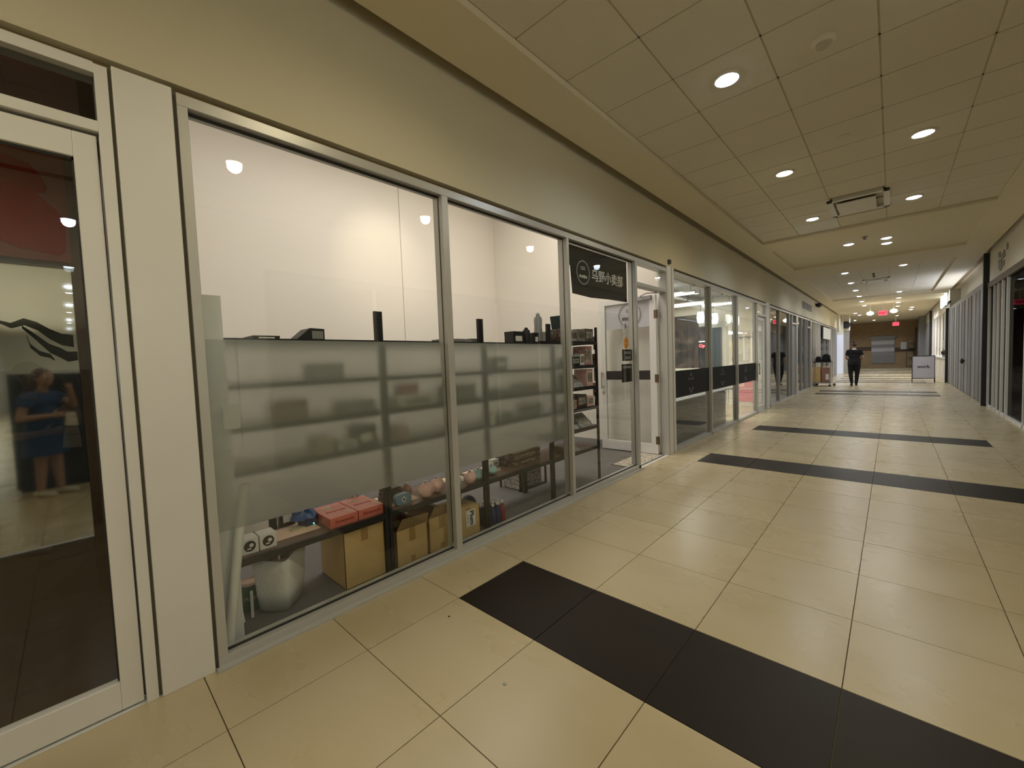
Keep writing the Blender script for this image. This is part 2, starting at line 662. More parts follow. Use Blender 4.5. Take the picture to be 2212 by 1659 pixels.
# ================================================================== CEILING
ZS, ZG, ZTOP = 3.64, 3.70, 3.86
CX0, CX1 = -1.93, 1.15
SX0, SX1 = -2.36, 1.60
coffers = [(-5.69, 9.65), (10.45, 13.30), (14.90, 23.0)]
cb = MB()
cb.box(SX0, CX0, -6, 44.2, ZS, ZTOP)
cb.box(CX1, SX1, -6, 44.2, ZS, ZTOP)
prev = -6
for a, b_ in coffers:
    cb.box(CX0, CX1, prev, a, ZS, ZTOP)
    prev = b_
cb.box(CX0, CX1, prev, 44.2, ZS, ZTOP)
cb.box(CX0, CX1, 10.45, 13.30, ZG, ZTOP)
ceiling = struct(cb.build('ceiling', 'soffit'))
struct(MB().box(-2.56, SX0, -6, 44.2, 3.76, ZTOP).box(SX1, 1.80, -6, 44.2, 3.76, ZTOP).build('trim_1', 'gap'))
struct(MB().box(1.80, 2.12, 15.0, 24.3, 3.76, 3.86).build('ceiling_added_recess', 'soffit'))  # closes the top of the recess added around the hidden lamp
tb = MB()
for a, b_, ty in ((-5.69, 9.65, 2.85), (14.90, 23.0, 14.90)):
    for k in range(6):
        x = CX0 + (CX1 - CX0) * k / 5
        tb.box(x - .013, x + .013, a, b_, ZG - .002, ZG + .03)
    y = ty - 20 * T
    while y < b_:
        if y > a:
            tb.box(CX0, CX1, y - .013, y + .013, ZG - .002, ZG + .03)
        y += T
    tb.box(CX0, CX1, a, b_, ZG + .02, ZTOP)
tb.build('ceiling_grid', 'tbar', ceiling)
# tiles
LIGHTS1 = [(-1.0, y) for y in (-3.55, -1.1, 1.33, 3.77, 6.2, 8.65)] + [(.22, y) for y in (-3.55, -1.1, 1.33, 3.77, 6.2, 8.65)]
cproto = {}
wt = (CX1 - CX0) / 5
ct_stuff = MB()
y = 2.85 - 14 * T
rows = []
while y < 9.5:
    rows.append((y, min(y + T, 9.64) if y + 1.2 * T < 9.65 + .6 * T else 9.64))
    y += T
rows = [(a, b_) for a, b_ in rows if b_ - a > .2]
rows[-1] = (rows[-1][0], 9.64)
for (a, b_) in rows:
    for k in range(5):
        x0 = CX0 + k * wt
        if 7.7 < a < 8.7 and k in (2,):
            continue
        key = round(b_ - a, 2)
        if key not in cproto:
            o = MB().box(-wt / 2 + .006, wt / 2 - .006, -(b_ - a) / 2 + .006, (b_ - a) / 2 - .006, -.008, .02).build('ceiling_tile', 'ctile')
            C.objects.unlink(o)
            cproto[key] = o
        o = cproto[key].copy()
        C.objects.link(o)
        o.parent = ceiling
        o.location = (x0 + wt / 2, (a + b_) / 2, ZG)
        if k == 1 and a == rows[-1][0]:
            o.data = o.data.copy()
            o.data.materials[0] = M['paper']  # this one tile is paler than the rest
            o['label'] = 'paler ceiling tile in the last row'
for yy in range(13):
    for k in range(5):
        x0 = CX0 + k * wt
        a = 14.90 + yy * T
        ct_stuff.box(x0 + .006, x0 + wt - .006, a + .006, min(a + T, 23.0) - .006, ZG - .008, ZG + .02)
o = ct_stuff.build('far_ceiling_tiles', 'ctile', ceiling)
o['kind'] = 'stuff'

# air conditioner cassettes in the ceiling
def cassette(x0, x1, y0, y1, z, label, name='air_conditioner'):
    t = thing(name, label, 'air conditioner', ((x0 + x1) / 2, (y0 + y1) / 2, z))
    hx, hy = (x1 - x0) / 2, (y1 - y0) / 2
    b = MB()
    b.box(-hx, -hx + .07, -hy, hy, -.03, .10).box(hx - .07, hx, -hy, hy, -.03, .10)
    b.box(-hx, hx, -hy, -hy + .07, -.03, .10).box(-hx, hx, hy - .07, hy, -.03, .10)
    b.build('frame', 'white', t, bevel=.004)
    MB().box(-hx + .07, hx - .07, -hy + .07, hy - .07, .06, .09).build('inlet_recess', 'black', t)
    MB().prism([(-hy + .20, -.035), (hy - .05, -.04), (hy - .05, -.03), (-hy + .20, -.022)], 0, -hx + .10, hx - .15).build('air_flap', 'paper', t)
    return t


cassette(-.74, -.04, 7.86, 8.80, ZG, 'white ceiling air unit with tilted flap near the end of the tiled ceiling')
t = cassette(-.72, -.06, 17.4, 18.3, ZG, 'far ceiling air unit showing as a dark slot in the blue lit ceiling')

# smoke detector and sprinkler plates
def detector(x, y, z, label, r=.07):
    t = thing('smoke_detector', label, 'smoke detector', (x, y, z))
    MB().lathe([(r, 0), (r, -.02), (r * .8, -.035)], n=24).build('base', 'ctile', t, smooth=True)
    MB().lathe([(r * .55, -.03), (r * .6, -.045), (r * .3, -.06)], n=20).build('sensor', 'tbar', t, smooth=True)
    return t


detector(-.38, 3.83, ZG - .008, 'round smoke detector on a ceiling tile right of the nearest cool downlight', .075)
d_ = thing('sprinkler_plate', 'flat round sprinkler plate in the ceiling between four downlights', 'sprinkler', (-.385, 5.65, ZG - .008))
MB().lathe([(.055, 0), (.055, -.006), (.045, -.009)], n=24).build('cover', 'ctile', d_, smooth=True)
for i, (x, y) in enumerate(((-.42, 10.9), (-.42, 16.2), (-.42, 16.7))):
    q = thing('fire_sprinkler', ['small dark sprinkler head between the first pair of close set downlights',
                                 'dark sprinkler head before the far air unit, nearer of two', 'dark sprinkler head before the far air unit, farther of two'][i], 'sprinkler', (x, y, ZG if y < 14 or y > 15 else ZS))
    MB().lathe([(.05, 0), (.05, -.008), (.02, -.012), (.02, -.05), (.035, -.055)], n=16).build('body', 'grey' if i == 0 else 'black', q, smooth=True)


# downlights
def downlight_proto(kind):
    t = thing('downlight', '', 'downlight')
    MB().lathe([(.105, 0), (.105, -.008), (.088, -.012), (.078, -.004), (.078, .0)], n=28).build('trim_ring', 'white', t, smooth=True)
    MB().lathe([(.074, -.002), (.072, -.010), (.05, -.022), (.02, -.027)], n=28).build('lens', 'lamp_' + kind, t, smooth=True)
    d = bpy.data.lights.new('lamp', 'SPOT')
    d.energy = SPOT_W
    d.spot_size = R(162)
    d.spot_blend = .55
    d.shadow_soft_size = .07
    d.color = COOL if kind == 'cool' else WARM
    l = bpy.data.objects.new('lamp', d)
    C.objects.link(l)
    l.parent = t
    l.location = (0, 0, -.035)
    return t


pc, pw = downlight_proto('cool'), downlight_proto('warm')
kinds = {(-1.0, 3.77): 'cool', (-1.0, 6.2): 'warm', (-1.0, 8.65): 'cool', (.22, 3.77): 'warm', (.22, 6.2): 'warm', (.22, 8.65): 'cool'}
lab = {(-1.0, 3.77): 'nearest cool white downlight, large at the upper middle of the photo',
       (-1.0, 6.2): 'warm downlight second in the left row of the near ceiling',
       (-1.0, 8.65): 'cool downlight left of the near ceiling air unit',
       (.22, 3.77): 'warm downlight glowing at the top edge of the photo',
       (.22, 6.2): 'warm downlight in the right row of the near ceiling',
       (.22, 8.65): 'cool downlight right of the near ceiling air unit'}
allL = []
for (x, y) in LIGHTS1:
    k = kinds.get((x, y), 'warm')
    allL.append((x, y, ZG - .008, k, lab.get((x, y)) or ('warm downlight behind the photographer, ' + {1.33: 'nearest', -1.1: 'middle', -3.55: 'farthest'}[y] + (' of the left row' if x < 0 else ' of the right row'))))
allL += [(-.69, 11.35, ZG, 'cool', 'single cool downlight left in the smooth recessed panel'),
         (-.10, 11.35, ZG, 'cool', 'cool downlight right in the smooth recessed panel, nearer of the close pair'),
         (-.10, 11.90, ZG, 'cool', 'cool downlight right in the smooth recessed panel, farther of the close pair'),
         (-1.02, 15.4, ZG, 'cool', 'first downlight of the far left row'), (.20, 15.35, ZG, 'warm', 'warm downlight, first of the far right row')]
for i, y in enumerate((17.8, 20.15, 22.45)):
    allL.append((-1.02, y, ZG, 'cool', ['second', 'third', 'fourth'][i] + ' downlight of the far left row'))
for i, y in enumerate((24.3, 26.7)):
    allL.append((-1.02, y, ZS, 'cool', ['fifth', 'sixth'][i] + ' downlight of the far left row'))
for i, y in enumerate((22.3, 24.3, 26.6, 28.8)):
    allL.append((.19, y, ZG if y < 23 else ZS, 'warm' if i % 2 else 'cool', ['second', 'third', 'fourth', 'fifth'][i] + ' downlight of the far right row'))
for i, (x, y) in enumerate(((-1.6, 31.5), (-1.5, 33.5), (.75, 30.5), (.75, 32.2), (.2, 37.0), (-2.0, 39.0), (-1.0, 40.5))):
    allL.append((x, y, ZS, 'cool' if i % 2 else 'warm', ['far left downlight before the brown brick wall, nearer of a pair', 'far left downlight before the brown brick wall, farther of a pair',
                 'far right downlight beyond the exit sign, nearer of a pair', 'far right downlight beyond the exit sign, farther of a pair',
                 'small downlight just above the farther exit sign', 'small downlight above the left end of the brick wall', 'faint downlight above the middle of the brick wall'][i]))
for i, x in enumerate((3.4, 6.9, 10.4, 14.8, 18.5)):
    allL.append((x, .12, 3.66, 'cool', 'side hall downlight seen in reflection, ' + ['nearest', 'second', 'third', 'fourth', 'farthest'][i] + ' of the row'))
for n, (x, y, z, k, l) in enumerate(allL):
    o = dup(pc if k == 'cool' else pw, (x, y, z), label=l)
    o['group'] = 'recessed corridor downlights'
    for ch in o.children:
        if ch.type == 'LIGHT' and x > 3:
            ch.data = ch.data.copy()
            ch.data.energy = 130
        if ch.type == 'LIGHT' and (y > 9):
            ch.data = ch.data.copy()
            ch.data.color = (1.0, .96, .88) if y < 14 else (.90, .94, 1.0)
            ch.data.energy = SPOT_W * (1.0 if y < 14 else 1.8 if y < 30 else 3.6)
for p_ in (pc, pw):
    for ch in list(p_.children):
        bpy.data.objects.remove(ch)
    bpy.data.objects.remove(p_)

# ================================================================== LEFT WALL AND SHOP SHELLS
WX = -2.44
lw = MB().box(-2.56, WX, -6, 31.2, 2.80, 3.615)
lw.box(-2.60, -2.47, -6, 31.2, 3.615, 4.9)
struct(lw.build('wall_left', 'wall'))
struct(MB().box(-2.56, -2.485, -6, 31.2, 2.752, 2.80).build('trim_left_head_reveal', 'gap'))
# pier between first door and the shop window
struct(MB().box(-2.60, -2.415, .198, .396, 0, 2.765).build('trim_pier_panel', 'frame', bevel=.003))
struct(MB().box(-2.60, -2.44, .386, .412, 0, 2.765).box(-2.60, -2.44, .184, .200, 0, 2.765).build('trim_pier_joints', mat('joint_shadow_gap', (.16, .14, .10), .8)))
# shop shells
struct(MB().box(-6.2, -2.56, .27, .35, 0, 4.9).build('wall_shop_near_side', 'shopwall'))
struct(MB().box(-6.2, -2.56, 6.15, 6.25, 0, 4.9).build('wall_shop_far_side', 'shopwall'))
wb = MB().box(-6.3, -6.1, .27, 3.93, 0, 4.9).box(-6.3, -6.092, 3.936, 6.25, 0, 4.9)
struct(wb.build('wall_shop_back', 'shopwall'))
struct(bx('ceiling_shop', -6.3, -2.56, .27, 6.25, 4.86, 4.92, 'shopwall'))
struct(bx('wall_shop_front_upper', -2.64, -2.60, .35, 6.15, 2.80, 4.86, 'shopwall'))
struct(bx('baseboard_far_side', -6.1, -2.75, 6.135, 6.15, 0, .09, 'greyp'))
struct(bx('trim_transom_backing', -2.64, -2.60, -1.4, .10, 2.50, 2.76, mat('red_brown_backing', (.16, .07, .055), .7)))
# first shop on the left (dark)
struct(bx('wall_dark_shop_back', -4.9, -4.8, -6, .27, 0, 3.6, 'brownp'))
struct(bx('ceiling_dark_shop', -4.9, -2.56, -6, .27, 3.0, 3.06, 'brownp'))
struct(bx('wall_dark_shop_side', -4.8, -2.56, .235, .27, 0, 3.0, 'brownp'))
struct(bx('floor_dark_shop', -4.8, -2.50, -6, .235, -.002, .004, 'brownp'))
# second shop (lit) shell
struct(bx('wall_neighbour_back', -7.1, -7.0, 6.25, 12.98, 0, 3.2, 'shopwall'))
struct(bx('wall_neighbour_far_side', -7.0, -2.56, 12.92, 13.0, 0, 3.2, mat('warm_white_wall', (.80, .77, .66), .6)))
struct(bx('wall_neighbour_near_side', -7.0, -2.56, 6.25, 6.27, 0, 3.2, 'purple'))
struct(bx('ceiling_neighbour', -7.1, -2.56, 6.25, 13.0, 3.14, 3.2, mat('grey_open_ceiling', (.36, .38, .39), .8)))
# far left shops
struct(bx('wall_far_shops_back', -4.3, -4.2, 13.0, 31.2, 0, 3.2, 'purple'))
struct(bx('ceiling_far_shops', -4.3, -2.56, 13.0, 31.2, 3.0, 3.06, 'purple'))
for i, y in enumerate((17.35, 20.62, 23.6, 27.6, 31.1)):
    struct(bx('wall_divider', -4.2, -2.56, y, y + .06, 0, 3.0, 'grey' if i != 1 else 'rwall'))
# end of corridor
struct(bx('wall_end', -4.5, 3.2, 44.0, 44.2, 0, 3.9, 'brick'))
struct(bx('wall_near_end', -2.6, 1.8, -6.1, -6.0, 0, 3.8, 'wall'))

# ================================================================== STOREFRONT FRAMES
FO, FI = -2.42, -2.53   # frame outer and inner face
GX0, GX1 = -2.474, -2.466


def vbar(parent, y0, y1, z0=0., z1=2.70, name='mullion'):
    o = MB().box(FI, FO, y0, y1, z0, z1).build(name, 'alum', parent, bevel=.002)
    MB().box(-2.4662, -2.4640, y0 - .006, y0, z0 + .04, z1).box(-2.4662, -2.4640, y1, y1 + .004, z0 + .04, z1).build('gasket', 'frame_d', o)
    return o


def hbar(parent, y0, y1, z0, z1, name='rail'):
    o = MB().box(FI, FO, y0, y1, z0, z1).build(name, 'alum', parent, bevel=.002)
    return o


def pane(parent, y0, y1, z0, z1, m='glass', name='pane', gx=(GX0, GX1)):
    return MB().box(gx[0], gx[1], y0, y1, z0, z1).build(name, m, parent)


def root(name, kind=True):
    o = bpy.data.objects.new(name, None)
    C.objects.link(o)
    o['kind'] = 'structure'
    return o


# ---- window_1: shop front
w1 = root('window_1')
hbar(w1, .412, 5.05, 0, .052, 'sill')
MB().box(FO, FO + .035, .40, 5.05, 0, .012).build('sill_plate', 'alum', w1)
hbar(w1, .412, 5.05, 2.70, 2.755, 'head')
vbar(w1, .412, .452, .052, 2.70, 'jamb')
vbar(w1, 1.925, 1.980, .052)
vbar(w1, 3.488, 3.530, .052)
vbar(w1, 5.000, 5.050, .0, 2.70)
MB().box(-2.470, -2.463, .452, 5.0, 2.685, 2.70).build('head_gasket', 'frame_d', w1)
MB().box(-2.470, -2.463, .452, 5.0, .052, .064).build('sill_gasket', 'frame_d', w1)
for a, b_ in ((.452, 1.925), (1.98, 3.488), (3.53, 5.0)):
    pane(w1, a, b_, .052, 2.70)
for a, b_ in ((.452, 1.905), (1.995, 3.475)):
    o = MB().quad([(-2.4772, a, .655), (-2.4772, b_, .655), (-2.4772, b_, 1.628), (-2.4772, a, 1.628)]).build('frosted_film', 'frost', w1, fix=False)

# ---- door_2: the open shop door
dr = root('door_2')
MB().box(FI, FO, 5.98, 6.03, 0, 2.755).build('jamb', 'alum', dr, bevel=.002)
hbar(dr, 5.05, 5.98, 2.40, 2.445, 'transom_bar')
hbar(dr, 5.05, 5.98, 2.70, 2.755, 'head')
pane(dr, 5.05, 5.98, 2.445, 2.70, name='transom_pane')
struct(MB().box(-2.58, -2.43, 6.03, 6.30, 0, 2.80).build('trim_post_between_shops', 'frame', bevel=.003))
struct(MB().box(-2.58, -2.426, 6.195, 6.205, 0, 2.80).build('trim_post_joint', 'gap'))
LEAF = thing('glass_shop_door', 'white framed glass shop door standing open inwards with round logo', 'door', (-2.555, 5.93, 0), R(2.0))
# leaf lies along local -x, thickness in y
MB().box(-.10, 0, -.022, .022, .012, 2.39).build('hinge_stile', 'frame', LEAF, bevel=.002)
MB().box(-.93, -.83, -.022, .022, .012, 2.39).build('lock_stile', 'frame', LEAF, bevel=.002)
MB().box(-.83, -.10, -.022, .022, 2.31, 2.39).build('top_rail', 'frame', LEAF, bevel=.002)
MB().box(-.83, -.10, -.022, .022, .012, .16).build('bottom_rail', 'frame', LEAF, bevel=.002)
MB().box(-.83, -.10, -.004, .004, .16, 2.31).build('pane', 'glass', LEAF)
MB().box(-.83, -.10, .005, .007, 1.93, 2.31).build('white_film', mat('lilac_white_film', (.70, .68, .76), .5), LEAF)
ring('logo_ring', .170, .183, (-.42, -.006, 2.13), FACE_MY, 'greyp', LEAF)
text('logo_word', 'motto', .095, (-.42, -.007, 2.08), FACE_MY, 'ink', LEAF, ext=.001, bold=.0015)
mk = MB()
for q_ in (-.465, -.415):
    mk.box(q_, q_ + .045, -.008, -.006, 2.205, 2.211).box(q_, q_ + .045, -.008, -.006, 2.170, 2.176).box(q_, q_ + .006, -.008, -.006, 2.170, 2.211).box(q_ + .039, q_ + .045, -.008, -.006, 2.170, 2.211)
mk.build('logo_mark', 'ink', LEAF)
MB().box(-.83, -.10, -.0065, -.0048, 1.13, 1.27).build('black_band', 'ink', LEAF)
h = MB()
for z in (1.23, 1.02):
    h.cyl((-.88, -.022, z), (-.88, -.085, z), .010, n=10)
h.cyl((-.88, -.085, .99), (-.88, -.085, 1.26), .012, n=12)
h.build('pull_handle', 'steel', LEAF, smooth=True)
h = MB()
for z in (1.23, 1.02):
    h.cyl((-.88, .022, z), (-.88, .075, z), .010, n=10)
h.cyl((-.88, .075, .99), (-.88, .075, 1.26), .012, n=12)
h.build('inner_pull_handle', 'steel', LEAF, smooth=True)
MB().cyl((-.885, -.022, .93), (-.885, -.034, .93), .022, n=16).build('lock_cylinder', 'steel', LEAF, smooth=True)
for z in (.22, 1.15, 2.1):
    MB().cyl((.012, -.02, z - .06), (.012, -.02, z + .06), .014, n=10).box(-.03, .012, -.026, -.021, z - .06, z + .06).build('hinge', 'bronze', LEAF, smooth=True)
MB().box(-.30, -.06, -.055, -.023, 2.32, 2.38).build('closer_body', 'grey', LEAF, bevel=.003)
MB().cyl((-.22, -.05, 2.385), (-.05, -.22, 2.388), .008, n=8).cyl((-.05, -.22, 2.388), (.06, -.10, 2.39), .007, n=8).build('closer_arm', 'grey', LEAF)
MAT_ = thing('door_mat', 'pale patterned mat lying in the open shop doorway', 'mat', (-2.66, 5.45, -.002))
MB().box(-.17, .17, -.42, .48, 0, .008).build('field', 'mosaic', MAT_)
MB().box(-.185, -.17, -.435, .495, 0, .010).box(.17, .185, -.435, .495, 0, .010).box(-.17, .17, -.435, -.42, 0, .010).box(-.17, .17, .48, .495, 0, .010).build('border', 'carpet', MAT_)

# ---- door_1: left shop door
d1 = root('door_1')
MB().box(-2.53, -2.425, .145, .186, 0, 2.755).build('jamb', 'frame', d1, bevel=.002)
MB().box(-2.53, -2.425, -1.4, .145, 2.478, 2.522).build('transom_bar', 'frame', d1, bevel=.002)
MB().box(-2.53, -2.425, -1.4, .145, 2.715, 2.76).build('head', 'frame', d1, bevel=.002)
pane(d1, -1.4, .145, 2.522, 2.715, 'dglass', 'transom_pane')
lf = bpy.data.objects.new('door_leaf', None)
C.objects.link(lf)
lf.parent = d1
MB().box(-2.49, -2.445, .066, .138, .01, 2.465).build('stile', 'frame', lf, bevel=.003)
MB().box(-2.49, -2.445, -1.0, -.93, .01, 2.465).build('stile', 'frame', lf, bevel=.003)
MB().box(-2.49, -2.445, -.93, .066, 2.360, 2.465).build('top_rail', 'frame', lf, bevel=.003)
MB().box(-2.49, -2.445, -.93, .066, .01, .135).build('bottom_rail', 'frame', lf, bevel=.003)
MB().box(-2.472, -2.464, -.93, .066, .135, 2.360).build('pane', 'glass', lf)
MB().box(-2.4635, -2.4615, .060, .066, .135, 2.36).box(-2.4635, -2.4615, -.93, .066, 2.35, 2.36).build('gasket', 'frame_d', lf)
MB().box(-2.53, -2.425, -1.45, -1.0, 0, 2.755).build('side_panel', 'frame', d1)

# red window film inside the left door
def poly_thing(name, label, cat, pts, x, m, th=.003):
    o = MB().prism(pts, 0, x - th, x).build(name, m)
    return tag(o, label, cat)


# framed dark glass screen deeper inside the left shop
ms = thing('dark_glass_screen', 'dark glossy glass screen in a brown frame behind the left door', 'screen', (-3.70, -1.4, 0))
MB().box(-.04, 0, -1.5, 1.445, .45, 3.0).build('glass_panel', 'gloss_dark', ms)
MB().box(-.06, .0, 1.445, 1.505, 0, 3.0).box(-.06, .0, -1.56, -1.5, 0, 3.0).box(-.06, .0, -1.5, 1.445, .37, .45).build('frame', 'brownp', ms, bevel=.004)
MB().box(-.05, .0, -1.5, 1.445, 0, .37).build('kick_panel', 'brownp', ms)


def wave_strip(pts, wd):
    L, Rr = [], []
    for i, (a, z, k) in enumerate(pts):
        L.append((a, z + wd * k))
        Rr.append((a, z - wd * k))
    return L + Rr[::-1]


def scl(p):
    return [(a * 1.48, 1.454 + (z - 1.454) * 1.48) for a, z in p]


poly_thing('screen_film', 'dusty red film across the top of the glossy screen in the left shop', 'film',
           scl([(-.92, 1.945), (.035, 1.935), (.035, 2.45), (-.92, 2.45)]), -3.696, 'pinkfilm')
swoosh = [(-.50, 2.06), (-.30, 2.04), (-.15, 1.995), (-.10, 1.975), (0.0, 1.96), (.02, 1.975), (.028, 2.10), (.01, 2.14), (-.02, 2.17), (-.045, 2.20),
          (-.02, 2.205), (-.015, 2.225), (-.03, 2.27), (-.06, 2.31), (-.11, 2.325), (-.20, 2.32), (-.32, 2.25), (-.5, 2.2)]
poly_thing('screen_decal', 'dark red curved shape printed on the red film of the left shop screen', 'decal', scl(swoosh), -3.6925, 'redfilm', .0025)
wv = thing('wave_decal', 'dark wavy bands printed on the glossy screen behind the left door', 'decal', (-3.695, 0, 0))
for k, (pts, wd) in enumerate((([(-.26, 1.80, .3), (-.21, 1.775, .7), (-.16, 1.80, .9), (-.11, 1.775, 1.1), (-.07, 1.735, 1.4), (-.02, 1.70, 1.6), (.03, 1.69, 1.7)], .022),
                              ([(-.17, 1.77, .4), (-.12, 1.71, .8), (-.07, 1.645, 1.2), (-.03, 1.62, 1.4), (.0, 1.595, 1.4), (.042, 1.60, 1.2)], .022),
                              ([(-.155, 1.72, .4), (-.145, 1.66, .7), (-.11, 1.615, .8), (-.07, 1.60, .7), (-.055, 1.575, .3)], .018))):
    MB().prism(wave_strip(pts, wd), 0, 0, .002).build('wave_band', 'wave', wv)
_ = None

# ================================================================== SHELF UNITS IN THE SHOP
def shelf_unit(y0, y1, levels, label, x0=-3.02, x1=-2.60, h=1.845):
    W = y1 - y0
    t = thing('shelf_unit', label, 'shelf', (x1, y0, 0), group='black metal shelf units along the shop window')
    D = x0 - x1
    for (px, py) in ((0, 0), (0, W), (D, 0), (D, W)):
        a = .024 if py == 0 else -.024
        b = -.024 if px == 0 else .024
        MB().box(min(px, px + b), max(px, px + b), min(py, py + a), max(py, py + a), 0, h if px == 0 else levels[0] - .036).build('post', 'blackm', t)
    for z in levels:
        s = MB().box(D + .004, -.022, .004, W - .004, z - .014, z).build('shelf', 'shelfwood', t)
        MB().box(-.022, .0, .024, W - .024, z - .036, z + .001).box(D, D + .022, .024, W - .024, z - .036, z + .001).box(D + .022, -.022, .004, .024, z - .03, z - .012).box(D + .022, -.022, W - .024, W - .004, z - .03, z - .012).build('shelf_rail', 'blackm', s)
    return t


LV = (.43, .93, 1.165, 1.40, 1.645)
shelf_unit(.515, 1.467, LV, 'black metal shelf unit nearest the pier, coral boxes on its lowest shelf')
shelf_unit(1.475, 2.425, LV, 'black metal shelf unit behind the mullion, pink pouches on its lowest shelf')
shelf_unit(2.433, 3.385, LV, 'black metal shelf unit holding the brown carton stack by the window')
shelf_unit(3.393, 4.330, (.425, .675, .91, 1.15, 1.40, 1.675), 'black metal shelf unit beside the open shop door, every shelf in clear view')


def carton(label, y0, y1, x0, x1, z1, group=None, lid='closed', name='cardboard_box', m='carton', cat='box'):
    t = thing(name, label, cat, ((x0 + x1) / 2, (y0 + y1) / 2, 0), group=group)
    hx, hy = (x1 - x0) / 2, (y1 - y0) / 2
    w_ = .004
    b = MB()
    b.box(-hx, hx, -hy, -hy + w_, 0, z1).box(-hx, hx, hy - w_, hy, 0, z1).box(-hx, -hx + w_, -hy, hy, 0, z1).box(hx - w_, hx, -hy, hy, 0, z1).box(-hx, hx, -hy, hy, 0, w_)
    b.build('body', m, t)
    if lid == 'closed':
        MB().box(-hx, -.001, -hy, hy, z1, z1 + .004).build('lid_flap', m, t)
        MB().box(.001, hx, -hy, hy, z1, z1 + .004).build('lid_flap', m, t)
        MB().box(hx, hx + .0012, -.024, .024, z1 - .08, z1 + .002).build('tape_strip', 'tape', t)
    else:
        MB().quad([(hx, -hy, z1), (hx, hy, z1), (hx + .045, hy - .01, z1 + .085), (hx + .045, -hy + .03, z1 + .10)]).build('lid_flap', 'carton_d', t)
        MB().quad([(-hx, -hy, z1), (-hx, hy, z1), (-hx - .05, hy, z1 + .09), (-hx - .05, -hy, z1 + .09)]).build('lid_flap', 'carton_d', t)
        MB().quad([(-hx, -hy, z1), (hx, -hy, z1), (hx - .01, -hy - .03, z1 + .06), (-hx + .01, -hy - .03, z1 + .06)]).build('side_flap', m, t)
        MB().quad([(-hx, hy, z1), (hx, hy, z1), (hx, hy - .10, z1 + .035), (-hx, hy - .10, z1 + .035)]).build('side_flap', m, t)
        MB().box(hx, hx + .0012, -.026, .026, z1 - .10, z1).build('tape_strip', 'tape', t)
        MB().box(hx, hx + .0012, -.02, .02, 0, .05).build('tape_strip', 'tape', t)
    return t


carton('large closed cardboard box under the coral boxes', 1.150, 1.440, -3.0, -2.625, .372)
carton('cardboard box with open flaps right of the first window shelf post', 1.53, 1.80, -2.92, -2.62, .262, lid='open')
carton('half open cardboard box in the lower right corner of the large window', 1.815, 2.06, -2.92, -2.62, .27, lid='open')
c4 = carton('small cardboard box with a white printed label behind the window mullion', 2.09, 2.345, -2.90, -2.62, .245)
c4l = MB().box(.1405, .1425, -.025, .075, .085, .225).build('paper_label', 'paper', c4)
text('label_print', 'Plum', .062, (.1432, .035, .155), (R(90), R(90), R(90)), 'ink', c4, ext=.0006, bold=.002)
text('label_small_print', '3 pcs 24', .022, (.1432, -.005, .155), (R(90), R(90), R(90)), 'ink', c4, ext=.0004)

# coral boxes
def coral_box(label, y, x=-2.64, z=.4305):
    t = thing('coral_box', label, 'box', (x, y, z), group='coral gift boxes on the low shelf')
    MB().box(-.30, 0, 0, .186, 0, .048).build('tray', 'coral', t, bevel=.002)
    l = MB().box(-.302, .002, -.001, .187, .010, .066).build('lid', 'coral_top', t, bevel=.003)
    text('printed_word', 'Shinemade', .030, (.0035, .095, .036), FACE_X, 'redink', t, ext=.0004, sx=1.0)
    text('printed_word', 'Shinemade', .030, (-.13, .095, .0672), (0, 0, R(90)), 'redink', t, ext=.0004)
    pr = MB()
    for (a, b_, r_) in ((-.05, .150, .010), (-.05, .172, .010), (-.078, .158, .010), (-.23, .055, .017), (-.20, .08, .017), (-.245, .095, .017)):
        MB().lathe([(r_, 0), (r_, .0012)], (a, b_, .066), n=14).build('flower_print', 'gold', t)
    return t


coral_box('left coral gift box on the low shelf', 1.077)
coral_box('right coral gift box on the low shelf, next to the post', 1.270)

# twin white pod boxes
def pod_box(label, y):
    t = thing('mug_box', label, 'box', (-2.655, y, .4305), group='pale boxes with round dark prints')
    MB().box(-.10, 0, 0, .088, 0, .088).build('carton_body', 'white', t, bevel=.003)
    MB().cyl((0, .044, .046), (.0015, .044, .046), .030, n=24).build('round_print', 'ink', t)
    MB().cyl((.0016, .052, .050), (.0026, .052, .050), .011, n=16).box(.0016, .0026, .030, .050, .028, .036).build('face_print', 'white', t)
    MB().box(0, .001, .012, .058, .006, .012).build('caption_strip', 'paper', t)
    return t


pod_box('left pale box with round dark print on the low shelf', .588)
pod_box('right pale box with round dark print on the low shelf', .682)

# peach sheets painted as lamplight on the shelf, black boxes at the back
tag(bx('shelf_light_patch', -2.93, -2.72, .60, 1.05, .4302, .4318, 'peach'), 'peach painted patch of light on the low shelf behind the pale boxes', 'paper')
tag(bx('shelf_light_patch', -2.98, -2.70, 1.56, 1.80, .4302, .4318, 'peach'), 'peach painted patch of light under the black packs right of the thick post', 'paper')
tag(bx('shelf_light_patch', -2.99, -2.78, 2.18, 2.40, .4302, .4318, 'peach'), 'peach painted patch of light behind the single pink pouch', 'paper')
tag(bx('shelf_light_patch', -2.99, -2.76, 2.47, 2.78, .4302, .4318, 'peach'), 'peach painted patch of light behind the teal pouch right of the thin post', 'paper')


